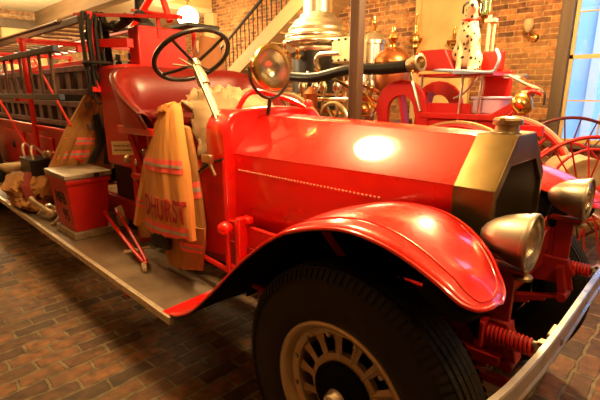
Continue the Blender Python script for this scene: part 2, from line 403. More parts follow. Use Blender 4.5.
def hood():
    # cross-section (y from centre, z) at front and back
    def sec(hw, tw, zs, zt, zb, x):
        return [(x, YC-hw, zb), (x, YC-hw, zs), (x, YC-tw, zt), (x, YC, zt+.012), (x, YC+tw, zt), (x, YC+hw, zs), (x, YC+hw, zb)]
    bm = nb(); grid(bm, [sec(.280, .10, 1.25, 1.425, .80, -.68), sec(.345, .14, 1.25, 1.462, .80, -2.02)])
    h = obj('hood', bm, RED, T, solid=.006, auto=25, bevel=.006)
    # rivets along the side
    def riv(bm, sgn):
        for i in range(44):
            u = i/43; x = -1.02-u*.94; hw = .280+(.065)*(-x-.68)/1.34
            lathe(bm, [(.0068, -.004), (.0068, .001), (.004, .004), (0, .005)], (x, YC+sgn*(hw+.003), 1.145+u*.012), (0, sgn, 0), 8)
    for s in (-1, 1):
        bm = nb(); riv(bm, s); o = obj('rivet_row', bm, mat('riv%d' % s, (.75, .30, .2), .35), h)
    def crease(bm, s=-1):
        tube(bm, [(-.68, YC+s*.2805, 1.2505), (-2.02, YC+s*.3455, 1.2505)], .0035, 6)
        tube(bm, [(-.68, YC+s*.101, 1.426), (-2.02, YC+s*.141, 1.463)], .003, 6)
    for s in (-1, 1):
        bm = nb(); crease(bm, s); obj('hinge_seam', bm, RED2, h)
    # radiator shell
    def rs(x, g=0, zb=.80):
        return [(x, YC-.292-g, zb), (x, YC-.292-g, 1.25), (x, YC-.11-g*.4, 1.437+g), (x, YC+.11+g*.4, 1.437+g), (x, YC+.292+g, 1.25), (x, YC+.292+g, zb)]
    bm = nb()
    V = grid(bm, [rs(-.692), rs(-.680, .004), rs(-.548, .004), rs(-.533, 0)])
    inner = [(-.533, YC-.268, .84), (-.533, YC-.268, 1.215), (-.533, YC-.155, 1.325), (-.533, YC+.155, 1.325), (-.533, YC+.268, 1.215), (-.533, YC+.268, .84)]
    I = [bm.verts.new(p) for p in inner]; I2 = [bm.verts.new((p[0]-.02, p[1], p[2])) for p in inner]; O = V[-1]
    for k in range(6):
        k2 = (k+1) % 6
        bm.faces.new((O[k], O[k2], I[k2], I[k])); bm.faces.new((I[k], I[k2], I2[k2], I2[k]))
    bm.faces.new(V[0][::-1])
    r = obj('radiator_shell', bm, BRASS, T, auto=20, bevel=.003)
    part('grille', lambda bm: [prism(bm, [(y[1], y[2]) for y in inner], 0, -.563, -.553)] and
         [box(bm, -.554, -.549, YC-.26+i*.0125, YC-.257+i*.0125, .84, min(1.32, 1.215+min(i*.0125, .52-i*.0125)*1.0)) for i in range(42)], mat('grille_bronze', (.07, .05, .02), .5, .6), r, smooth=False)
    part('radiator_cap', lambda bm: lathe(bm, [(.062, -.01), (.062, .004), (.048, .01), (.044, .035), (.058, .04), (.058, .058), (.05, .066), (.022, .072), (0, .073)], (-.615, YC, 1.432), seg=28), DNICK, r)
    def tang(bm):
        for s in (-1, 1): box(bm, -.625, -.605, YC+s*.058-.01, YC+s*.058+.01, 1.48, 1.50)
    part('cap_lug', tang, DNICK, r)
    # cowl hoop (dash)
    def hoop(x, hw, zt, rad, zb=.66):
        pts = [(x, YC-hw, zb)]
        for k in range(9):
            a = pi-k*pi/16; pts.append((x, YC-hw+rad+rad*cos(a), zt-rad+rad*sin(a)))
        pts.append((x, YC, zt+.012))
        for k in range(9):
            a = pi/2-k*pi/16; pts.append((x, YC+hw-rad+rad*cos(a), zt-rad+rad*sin(a)))
        pts.append((x, YC+hw, zb)); return pts
    bm = nb()
    rows = [hoop(-2.0, .33, 1.475, .10), hoop(-1.99, .405, 1.49, .13), hoop(-2.0, .42, 1.50, .14), hoop(-2.16, .425, 1.505, .14), hoop(-2.18, .41, 1.49, .13)]
    V = grid(bm, rows); bm.faces.new(V[0]); bm.faces.new(V[-1][::-1])
    c = obj('dashboard', bm, RED, T, auto=50)
    # side skirt and floor of the driver compartment
    def skirt(bm):
        for s in (-1, 1):
            y = YC+s*.435
            prism(bm, [(-1.99, .64), (-1.99, .80), (-2.0, 1.22), (-2.22, 1.13), (-2.40, .95), (-2.47, .60), (-2.3, .60)], 1, min(y, y-s*.02), max(y, y-s*.02))
    bm = nb(); skirt(bm); obj('side_skirt', bm, RED2, T, smooth=False, bevel=.004)
    def skedge(bm):
        y = YC-.438
        tube(bm, smoothpts([(-1.99, y, 1.23), (-2.22, y, 1.14), (-2.40, y, .955), (-2.475, y, .60)], 5), .008, 6)
    part('skirt_beading', skedge, BLACK, T)
    part('floor_board', lambda bm: (box(bm, -2.62, -2.1, YC-.42, YC+.42, .84, .87), prism(bm, [(-2.18, .87), (-2.18, 1.1), (-2.36, .87)], 1, YC-.4, YC+.4)), TREAD, T, smooth=False)
    # apron between hood side and frame
    part('frame_apron', lambda bm: [box(bm, -2.0, -.66, YC+s*.40-.015, YC+s*.40+.015, .62, .86) for s in (-1, 1)], RED2, T, smooth=False, bevel=.004)
hood()

def knob():
    k = part('hood_latch_bracket', lambda bm: (box(bm, -1.85, -1.81, 1.37, 1.44, .62, .92), box(bm, -1.85, -1.78, 1.41, 1.46, .88, .92)), RED, T, bevel=.01)
    part('ball_joint', lambda bm: lathe(bm, [(0, -.045), (.02, -.04), (.036, -.02), (.04, 0), (.036, .02), (.02, .04), (0, .045)], (-1.88, 1.33, .86), (.5, 1, 0), 16), RED, k)
    part('step_rod', lambda bm: (tube(bm, [(-2.9, 1.42, .60), (-1.3, 1.30, .60)], .016, 8), tube(bm, [(-1.86, 1.33, .6), (-1.86, 1.33, .88)], .014, 8), tube(bm, [(-1.35, 1.2, .62), (-1.35, 1.5, .62)], .03, 10)), RED2, T)
knob()

# --- frame
def frame():
    def rail(bm, s):
        y = YC+s*.40
        prism(bm, [(-9.6, .58), (-9.6, .74), (-1.0, .74), (-.62, .83), (-.40, .83), (-.36, .76), (-.42, .70), (-.66, .68), (-1.0, .58)], 1, y-.025, y+.025)
    for s in (-1, 1):
        bm = nb(); rail(bm, s); obj('frame_rail', bm, CRIMD, T, smooth=False, bevel=.006)
    part('front_crossmember', lambda bm: (box(bm, -.56, -.50, YC-.40, YC+.40, .78, .86), box(bm, -.56, -.54, YC-.40, YC+.40, .70, .86),
         prism(bm, [(YC-.40, .86), (YC-.40, .97), (YC-.32, .97), (YC-.22, .88), (YC+.22, .88), (YC+.32, .97), (YC+.40, .97), (YC+.40, .86)], 0, -.54, -.49)), CRIMD, T, smooth=False, bevel=.004)
    # headlamp brackets
    for s in (-1, 1):
        y = YC+s*.395
        b = part('headlamp_bracket', lambda bm: (box(bm, -.47, -.40, y-.012, y+.012, .74, 1.02), box(bm, -.50, -.37, y-.03, y+.03, 1.015, 1.03),
              prism(bm, [(-.47, .80), (-.47, .98), (-.60, .86), (-.60, .80)], 1, y-.008, y+.008), prism(bm, [(-.41, .68), (-.41, .80), (-.375, .74), (-.36, .68)], 1, y-.01, y+.01)), CRIMD, T, smooth=False, bevel=.004)
    # front springs (leaf) + shackles
    def leaf(bm, s):
        y = YC+s*.36
        for i in range(5):
            L = .46-i*.07
            pts = [(-.85+L*u, 0, .60-i*.013-.10*(1-(u*L/.46)**2)+.06) for u in [k/6-1 for k in range(13)]]
            for a, b in zip(pts, pts[1:]): bar(bm, (a[0], y, a[2]), (b[0], y, b[2]), .055, .011)
    for s in (-1, 1):
        bm = nb(); leaf(bm, s); obj('leaf_spring', bm, CRIMD, T, smooth=False)
        part('spring_shackle', lambda bm: (bar(bm, (-.39, YC+s*.36, .66), (-.42, YC+s*.36, .80), .07, .03), tube(bm, [(-.39, YC+s*.36-.05, .66), (-.39, YC+s*.36+.05, .66)], .022, 10)), CRIMD, T)
    part('front_axle', lambda bm: (box(bm, -.88, -.82, YC-.62, YC+.62, .44, .52), tube(bm, [(-.98, YC-.6, .5), (-.98, YC+.6, .5)], .014, 8)), CRIMD, T, bevel=.008)
    part('steering_arm', lambda bm: (bar(bm, (-1.9, 1.36, .62), (-1.0, 1.32, .52), .03), bar(bm, (-1.0, 1.32, .52), (-.86, 1.28, .52), .04)), RED2, T)
    # shock absorber arms seen in the dark behind the tyre
    part('radius_rod', lambda bm: (bar(bm, (-.84, 1.33, .72), (-.40, 1.40, .70), .035), bar(bm, (-.84, 1.40, .60), (-.36, 1.44, .60), .03)), CRIMD, T)
    part('shade_tray', lambda bm: box(bm, -3.0, -1.95, YC-.40, YC+.40, .50, .53), UNDER, T, smooth=False)  # black tray added under the cab to keep the space below in shade
    part('engine_pan', lambda bm: (box(bm, -1.95, -.75, YC-.26, YC+.26, .50, .85)), DARK, T, bevel=.03)
frame()

# --- bumper with red coil springs
def bumper():
    path = [(-.48, .42), (-.37, .60), (-.305, .78), (-.268, .95), (-.25, 1.12), (-.24, 1.4), (-.24, 1.85)]
    path = [(p.x, p.y) for p in smoothpts([(a, b, 0) for a, b in path], 4)]
    full = path+[(x, 2*YC-y) for x, y in path[::-1][1:]]
    bm = nb(); rows = []
    for i, (x, y) in enumerate(full):
        a = full[max(i-1, 0)]; b = full[min(i+1, len(full)-1)]
        d = Vector((b[0]-a[0], b[1]-a[1], 0)).normalized(); n = Vector((d.y, -d.x, 0))   # outward
        p = Vector((x, y, 0)); q = []
        for off, z in ((-.016, .874), (-.016, .88), (0, .88), (.004, .876), (.004, .828), (.010, .822), (.010, .816), (-.016, .816), (-.016, .822), (-.006, .824), (-.006, .874)):
            q.append(p+n*off+Vector((0, 0, z)))
        rows.append(q)
    V = grid(bm, rows, closed=True); bm.faces.new(V[0][::-1]); bm.faces.new(V[-1])
    b = obj('bumper', bm, BUMP, T, auto=30)
    for s in (-1, 1):
        y = YC+s*.43
        def coil(bm):
            n = 176; tube(bm, [(-.455+.145*i/n, y+.026*cos(2*pi*11*i/n), .782+.026*sin(2*pi*11*i/n)) for i in range(n+1)], .0058, 8)
        c = part('bumper_spring', coil, CRIM, T)
        part('bumper_bolt', lambda bm: (tube(bm, [(-.50, y, .785), (-.262, y, .80)], .012, 10), lathe(bm, [(.026, 0), (.026, .016)], (-.300, y, .79), (1, 0, 0), 6),
             lathe(bm, [(.014, 0), (.014, .008), (.008, .012)], (-.241, y, .84), (1, 0, 0), 6)), STEEL, c)
        part('bolt_clamp', lambda bm: (box(bm, -.296, -.256, y-.018, y+.018, .79, .82), box(bm, -.270, -.248, y-.04, y+.04, .80, .872)), DNICK, c, bevel=.004)
        part('spring_seat', lambda bm: (box(bm, -.49, -.458, y-.04, y+.035, .73, .83)), CRIM, T, bevel=.006)
bumper()

# --- headlamps on the front
def headlamp(y):
    c = Vector((-.377, y, 1.128)); ax = Vector((1, 0, 0))
    h = part('headlamp', lambda bm: lathe(bm, [(0, -.150), (.016, -.147), (.036, -.134), (.056, -.110), (.072, -.080), (.083, -.048), (.090, -.018), (.092, 0), (.096, .002), (.097, .008), (.097, .018), (.094, .022), (.088, .022), (.088, .015)], c, ax, 40, cap=False), LAMPN, T)
    part('reflector', lambda bm: lathe(bm, [(0, -.07), (.03, -.065), (.06, -.045), (.078, -.02), (.087, .010)], c, ax, 32, cap=False), NICK, h)
    part('lens', lambda bm: lathe(bm, [(.088, .012), (.07, .020), (.04, .025), (0, .027)], c, ax, 32, cap=False), GLASS, h)
    part('bulb', lambda bm: lathe(bm, [(0, .0), (.012, -.005), (.014, -.02), (.006, -.04), (.006, -.065)], c, ax, 12), GLASS, h)
    part('lamp_stem', lambda bm: (lathe(bm, [(.03, -.13), (.03, -.12), (.016, -.112), (.018, -.095)], c, (0, 0, 1), 14)), DNICK, h)
    part('lamp_wire', lambda bm: tube(bm, smoothpts([c+Vector((-.12, 0, -.03)), c+Vector((-.14, .02, -.12)), c+Vector((-.12, .01, -.2)), c+Vector((-.15, .02, -.28))], 5), .005, 6), ROPE, h)
headlamp(1.45); headlamp(2.25)

# --- wheels
def wheel(x, y, s, name='wheel', zc=.5, Ro=.5):
    """s=-1: outer face towards -Y"""
    RIMP = [(.303, .086), (.300, .097), (.290, .102), (.278, .097), (.268, .082), (.262, .058), (.250, .050), (.236, .050), (.228, .03), (.228, -.02)]
    w = .225; hw = w/2; yc = y-s*hw        # y = outer face plane
    def pr(lst): return [(r, a) for r, a in lst]
    o = (x, yc, zc); ax = (0, s, 0)        # +along = outwards
    rim = part(name, lambda bm: lathe(bm, RIMP, o, ax, 56, cap=False), mat('rim_tan_%s%d' % (name, int(y*10)), (.58, .50, .36), .34, .8), T)
    part('inner_rim', lambda bm: (lathe(bm, [(.262, -.085), (.295, -.092), (.295, -.082), (.268, -.07), (.26, -.02), (.26, .03), (.268, .066), (.282, .082), (.296, .092), (.303, .088), (.303, .076)], o, ax, 56, cap=False)), UNDER, rim)
    # spokes / disc with ring of windows
    def disc(bm):
        nS = 14
        def pt(r, a, h): return Vector((x+r*cos(a), yc+s*h, zc+r*sin(a)))
        for i in range(nS):
            a = 2*pi*i/nS; wI = .028; wO = .040
            pts = []
            for r, wd, h in ((.135, .022, .046), (.16, .016, .040), (.20, .018, .032), (.236, .030, .030)):
                t = Vector((-sin(a), 0, cos(a)))
                pts.append([pt(r, a, h)-t*wd, pt(r, a, h+.012), pt(r, a, h)+t*wd, pt(r, a, h-.02)])
            grid(bm, pts, closed=True)
        lathe(bm, [(.160, .025), (.158, .048), (.145, .054), (.128, .052)], o, ax, 40, cap=False)
    part('spoke_disc', disc, mat('disc_%s%d' % (name, int(y*10)), (.42, .34, .22), .42, .6), rim)
    def nuts(bm):
        for i in range(12):
            a = 2*pi*(i+.5)/12
            lathe(bm, [(.010, 0), (.010, .012), (.004, .016)], (x+.240*cos(a), yc+s*.062, zc+.240*sin(a)), ax, 8)
    part('wheel_nuts', nuts, STEEL, rim)
    part('brake_drum', lambda bm: lathe(bm, [(.225, -.05), (.225, -.01), (.19, .0), (.125, .004), (.128, .058), (.130, .066), (.122, .072), (.085, .070), (.060, .074), (.058, .094), (0, .094)], o, ax, 36), UNDER, rim)
    part('hub_cap', lambda bm: lathe(bm, [(.044, .06), (.044, .100), (.038, .108), (.036, .122), (.030, .130), (.012, .134), (0, .135)], o, ax, 28), NICK, rim)
    # tyre
    def tyre(bm):
        prof = [(.29, .080), (.305, .094), (.335, .107), (.375, .112), (.42, .108), (.452, .099), (.474, .090)]
        p = prof+[(.488, .082), (.497, .060), (.5, .03), (.5, 0)]
        p = p+[(r, -h) for r, h in p[::-1][1:]]
        p = [(r*Ro/.5 if r > .4 else r, h) for r, h in p]
        lathe(bm, p, o, ax, 96, cap=False)
    def tread(bm):
        n = 108
        for i in range(n):
            a = 2*pi*i/n
            for r0, r1, h0, h1, da, sk in ((.462, .492, .103, .080, .0185, 0), (.491, .505, .078, .058, .0275, .0), (.495, .508, .052, .030, .0275, .012), (.496, .509, .024, .002, .0275, -.012), (.495, .508, -.004, -.026, .0275, .012), (.491, .507, -.032, -.056, .0275, -.012), (.462, .492, -.103, -.080, .0185, 0)):
                vs = []
                for aa in (a-da, a+da):
                    for hh, ex in ((h0, 0), (h1, 1)):
                        for rr in (-.004, .004):
                            if abs(r1-r0) > .02: rb = (r0 if ex == 0 else r1)
                            else: rb = (r0+r1)/2
                            rb = rb+rr+.002; ang = aa+(sk if ex else 0)
                            vs.append(bm.verts.new((x+rb*cos(ang), yc+s*hh, zc+rb*sin(ang))))
                for f in ((0, 1, 3, 2), (4, 6, 7, 5), (0, 4, 5, 1), (2, 3, 7, 6), (0, 2, 6, 4), (1, 5, 7, 3)):
                    bm.faces.new([vs[k] for k in f])
    part('tire', lambda bm: (tyre(bm), tread(bm)), RUB, rim)
wheel(-.835, 1.03, -1, 'front_wheel'); wheel(-.835, 2*YC-1.03, 1, 'front_wheel')
wheel(-7.2, 1.05, -1, 'rear_wheel'); wheel(-7.2, 2*YC-1.05, 1, 'rear_wheel')

# --- front fenders
def fender(s):
    st = [  # x, z (outer edge), y outer, y inner, crown
        (-1.92, .455, .98, 1.42, .0), (-1.84, .475, .98, 1.42, .005), (-1.70, .555, .985, 1.42, .012), (-1.50, .735, .99, 1.44, .02), (-1.30, .925, .99, 1.45, .028),
        (-1.09, 1.085, .99, 1.46, .034), (-.92, 1.155, .99, 1.47, .038), (-.77, 1.185, .99, 1.47, .042), (-.64, 1.175, .99, 1.45, .042), (-.54, 1.145, .992, 1.41, .038),
        (-.455, 1.108, .992, 1.345, .030), (-.405, 1.078, .996, 1.285, .024), (-.376, 1.064, 1.008, 1.245, .018), (-.355, 1.056, 1.032, 1.20, .012), (-.343, 1.052, 1.072, 1.15, .004)]
    pts = smoothpts([(a[0], a[1], a[2]) for a in st], 4); ex = smoothpts([(a[3], a[4], 0) for a in st], 4)
    rows = []; under = []
    n = 14
    for p, e in zip(pts, ex):
        row = []
        for k in range(n+1):
            u = k/n; y = p.z+(e.x-p.z)*u
            z = p.y+e.y*4*u*(1-u)*1.0-.015*u
            # small dents in the sheet
            dx = (p.x+.47)/.04; dy = (y-1.16)/.05; z -= .012*math.exp(-dx*dx-dy*dy)
            dx = (p.x+.43)/.03; dy = (y-1.08)/.04; z += .007*math.exp(-dx*dx-dy*dy)
            yy = y if s < 0 else 2*YC-y
            row.append((p.x, yy, z))
        # rolled bead on outer edge
        rows.append(row)
    bm = nb(); grid(bm, rows); f = obj('front_fender', bm, RED, T, solid=.008, auto=60)
    # raised beading along the rim
    bm = nb()
    edge = [Vector(r[0]) for r in rows]+[Vector(v) for v in rows[-1][1:]]+[Vector(r[-1]) for r in rows[::-1][1:30]]
    tube(bm, edge, .0065, 8); obj('rolled_edge', bm, RED, f)
    bm = nb()
    rp = [rows[k][2] for k in range(8, len(rows)-10, 3)]+[rows[-8][2], rows[-6][3], rows[-5][5], rows[-5][7], rows[-6][9], rows[-8][11], rows[-12][12], rows[-17][12], rows[-22][12]]
    tube(bm, smoothpts([Vector(v)+Vector((0, 0, .003)) for v in rp], 6), .005, 6); obj('pressed_ridge', bm, RED, f)
    # black valance on the inner side, its rear run added to darken the gap
    bm = nb()
    a = [Vector(r[-2])-Vector((0, 0, .008)) for r in rows[6:-16]]
    grid(bm, [[v, v-Vector((0, 0, max(.03, min(.30, v.z-.56))))] for v in a])
    obj('inner_valance', bm, UNDER, f, solid=.006)
    bm = nb()   # black liner hanging just inside the rim of the tip
    cy = 1.16 if s < 0 else 2*YC-1.16
    loop = [Vector(r[0]) for r in rows[-18:]]+[Vector(v) for v in rows[-1][1:]]+[Vector(r[-1]) for r in rows[::-1][1:14]]
    rws = []
    for v in loop:
        q = Vector((v.x-.035, v.y+(cy-v.y)*.16, v.z-.008)); rws.append([q, q+Vector((-.006, (cy-q.y)*.03, -.035)), q+Vector((-.02, (cy-q.y)*.10, -.062))])
    grid(bm, rws); obj('front_liner', bm, UNDER, f, solid=.006)
    # underside paint
    bm = nb(); und = []
    for i, r in enumerate(rows[:-1]):
        a = Vector(rows[max(i-1, 0)][7]); b = Vector(rows[min(i+1, len(rows)-1)][7]); d = (b-a).normalized(); nn = Vector((-d.z, 0, d.x))
        if nn.z < 0: nn = -nn
        und.append([Vector(v)-nn*.009 for v in r])
    grid(bm, und); obj('underside', bm, UNDER, f, solid=.004)
    # stay
    yy = 1.3 if s < 0 else 2*YC-1.3
    part('fender_stay', lambda bm: (bar(bm, (-1.15, yy, 1.06), (-1.0, YC+s*.40, .74), .03), bar(bm, (-.50, yy, 1.12), (-.58, YC+s*.40, .83), .028)), CRIM, T)
fender(-1); fender(1)

# --- running boards
def boards():
    for s in (-1, 1):
        ya, yb = (.975, 1.45) if s < 0 else (2*YC-1.45, 2*YC-.975)
        yo = ya if s < 0 else yb
        b = part('running_board', lambda bm: box(bm, -9.3, -1.93, ya, yb, .415, .438), TREAD, T, smooth=False)
        part('edge_trim', lambda bm: (box(bm, -9.3, -1.90, yo-.014, yo+.014, .40, .445), box(bm, -9.3, -1.9, yo-.012 if s > 0 else yo+.012, yo+.012 if s < 0 else yo-.012, .438, .443)), ALU, b, smooth=False, bevel=.004)
        part('red_end_plate', lambda bm: prism(bm, [(-1.99, ya), (-1.90, ya), (-1.90, yb-.02), (-2.02, yb-.02)] if s < 0 else [(-2.06, yb), (-1.90, yb), (-1.90, ya+.02), (-1.99, ya+.02)], 2, .439, .446), RED, b, smooth=False)
        def hang(bm):
            for x in (-2.5, -4.2, -5.9, -8.4): box(bm, x, x+.05, min(ya, YC+s*.4), max(yb, YC+s*.4), .36, .414)
        part('board_hanger', hang, RED2, b, smooth=False)
boards()

# --- seat, steering
def seat():
    # tub back: U-shaped path from near front round the back to the far side
    path = [(-2.60, 1.27), (-2.75, 1.245), (-2.92, 1.27), (-3.02, 1.36), (-3.06, 1.52), (-3.07, 1.87), (-3.06, 2.22), (-3.02, 2.38), (-2.92, 2.47), (-2.75, 2.495), (-2.60, 2.47)]
    top = [1.46, 1.56, 1.68, 1.745, 1.765, 1.76, 1.765, 1.745, 1.68, 1.56, 1.46]
    pp = smoothpts([(a, b, t) for (a, b), t in zip(path, top)], 5)
    n = len(pp); c = Vector((-2.6, YC, 0)); outer = []; inner = []
    for i, p in enumerate(pp):
        a = pp[max(i-1, 0)]; b = pp[min(i+1, n-1)]; d = Vector((b.x-a.x, b.y-a.y, 0)).normalized(); nn = Vector((-d.y, d.x, 0))
        if (c-Vector((p.x, p.y, 0))).dot(nn) < 0: nn = -nn
        z0 = 1.375; lean = .05
        row = []
        for k in range(7):
            u = k/6; row.append(Vector((p.x, p.y, z0+(p.z-z0)*u))-nn*lean*u)
        outer.append(row)
        prof = [(.0, .0), (.035, .012), (.065, -.01), (.085, -.06), (.10, -.16), (.085, -.30), (.07, 1)]
        r2 = []
        for off, dz in prof:
            z = max(1.40, p.z+dz) if dz < .9 else 1.40
            u = (z-z0)/(p.z-z0+1e-6); r2.append(Vector((p.x, p.y, z))-nn*lean*u+nn*off)
        inner.append(r2)
    bm = nb(); grid(bm, outer); sh = obj('seat_shell', bm, REDT, T, solid=.014)
    bm = nb(); grid(bm, inner); ends = 1
    o = obj('seat_back_cushion', bm, LEATH, T, solid=.01)
    bm = nb(); tube(bm, [r[-1]+Vector((0, 0, .004)) for r in outer], .011, 8); obj('seat_piping', bm, mat('dark_piping', (.08, .01, .006), .5), sh)
    bm = nb(); tube(bm, [outer[0][k] for k in range(7)], .012, 8); obj('seat_piping', bm, MATS['dark_piping'], sh)
    part('seat_cushion', lambda bm: box(bm, -3.0, -2.50, 1.32, 2.42, 1.375, 1.475), LEATH, T, bevel=.035)
    part('seat_box', lambda bm: (box(bm, -3.04, -2.53, 1.27, 2.45, 1.325, 1.375), box(bm, -3.0, -2.70, 1.46, 2.38, .86, 1.325)), RED, T, bevel=.006, smooth=False)
    part('seat_support', lambda bm: (bar(bm, (-2.98, 1.33, 1.33), (-2.86, 1.40, .86), .03), bar(bm, (-2.66, 1.33, 1.33), (-2.78, 1.40, .86), .03), box(bm, -2.98, -2.6, 1.31, 1.35, 1.0, 1.03)), RED2, T)
    # steering
    C0 = Vector((-2.38, 1.50, 1.812)); ax = Vector((-.58, .02, .815)).normalized()
    w = part('steering_wheel', lambda bm: tube(bm, ring(C0, .232, ax, 48), .015, 10, closed=True), BLACK, T)
    hub = C0-ax*.05
    def spk(bm):
        for k in range(4):
            a = R(35)+k*pi/2
            s = ax.cross(Vector((0, 0, 1))).normalized(); t = ax.cross(s)
            tube(bm, smoothpts([hub+(s*cos(a)+t*sin(a))*.02, hub+(s*cos(a)+t*sin(a))*.12+ax*.02, C0+(s*cos(a)+t*sin(a))*.228], 4), .010, 8)
    part('wheel_spokes', spk, BLACK, w)
    part('steering_hub', lambda bm: (lathe(bm, [(.03, -.03), (.035, -.01), (.035, .01), (.02, .022), (0, .026)], hub, ax, 20)), DNICK, w)
    col = part('steering_column', lambda bm: (tube(bm, [hub, hub-ax*.50], .024, 12), lathe(bm, [(.036, -.16), (.036, -.10), (.026, -.04)], hub, ax, 16)), WORN, T)
    part('throttle_lever', lambda bm: (tube(bm, [hub-ax*.03+Vector((0, -.03, .0)), hub-ax*.0+Vector((-.07, -.11, -.01))], .006, 8), tube(bm, [hub-ax*.03+Vector((0, -.02, .0)), hub-ax*.0+Vector((.02, -.12, .02))], .006, 8),
          tube(bm, [hub-ax*.02+Vector((0.02, -.03, .0)), hub-ax*.45+Vector((.02, -.03, .0))], .008, 8)), WORN, col)
    # pedal and lever by the floor
    part('hand_lever', lambda bm: (bar(bm, (-2.02, 1.38, 1.13), (-2.07, 1.375, 1.21), .018), box(bm, -2.13, -2.04, 1.36, 1.39, 1.20, 1.25)), DNICK, T, bevel=.006)
    # spot lamp on the dash
    c = Vector((-1.93, 1.73, 1.735)); ax = Vector((.97, -.10, .14)).normalized(); sd = Vector((.10, .97, 0)).normalized()
    h = part('spot_lamp', lambda bm: lathe(bm, [(0, -.10), (.04, -.095), (.08, -.075), (.11, -.035), (.120, 0), (.127, .003), (.131, .014), (.131, .03), (.124, .038), (.104, .040), (.100, .028)], c, ax, 44, cap=False), BRASSB, T)
    part('reflector', lambda bm: lathe(bm, [(0, -.075), (.04, -.065), (.08, -.03), (.108, .02)], c, ax, 36, cap=False), NICK, h)
    part('lens', lambda bm: lathe(bm, [(.108, .026), (.07, .036), (0, .042)], c, ax, 36, cap=False), GLASS, h)
    part('lamp_fork', lambda bm: (tube(bm, smoothpts([c-sd*.14, c-sd*.13-Vector((0, 0, .08)), c-sd*.07-Vector((0, 0, .15)), c-Vector((0, 0, .17)), c+sd*.07-Vector((0, 0, .15)), c+sd*.13-Vector((0, 0, .08)), c+sd*.14], 5), .009, 8),
          tube(bm, [c+Vector((0, 0, -.17)), (c.x-.02, c.y, 1.47)], .012, 8)), IRON, h)
    # second small grab rail of the dash (red hoop right of lamp)
    part('dash_rail', lambda bm: tube(bm, smoothpts([(-2.1, 1.62, 1.50), (-2.06, 1.70, 1.60), (-2.02, 1.95, 1.56), (-2.0, 2.1, 1.50)], 5), .016, 8), RED, T)
    # fillers on the far side of dash
    part('filler_cap', lambda bm: lathe(bm, [(.03, 0), (.03, .03), (.02, .045), (0, .05)], (-2.08, 2.22, 1.5), seg=16), RED, T)
seat()

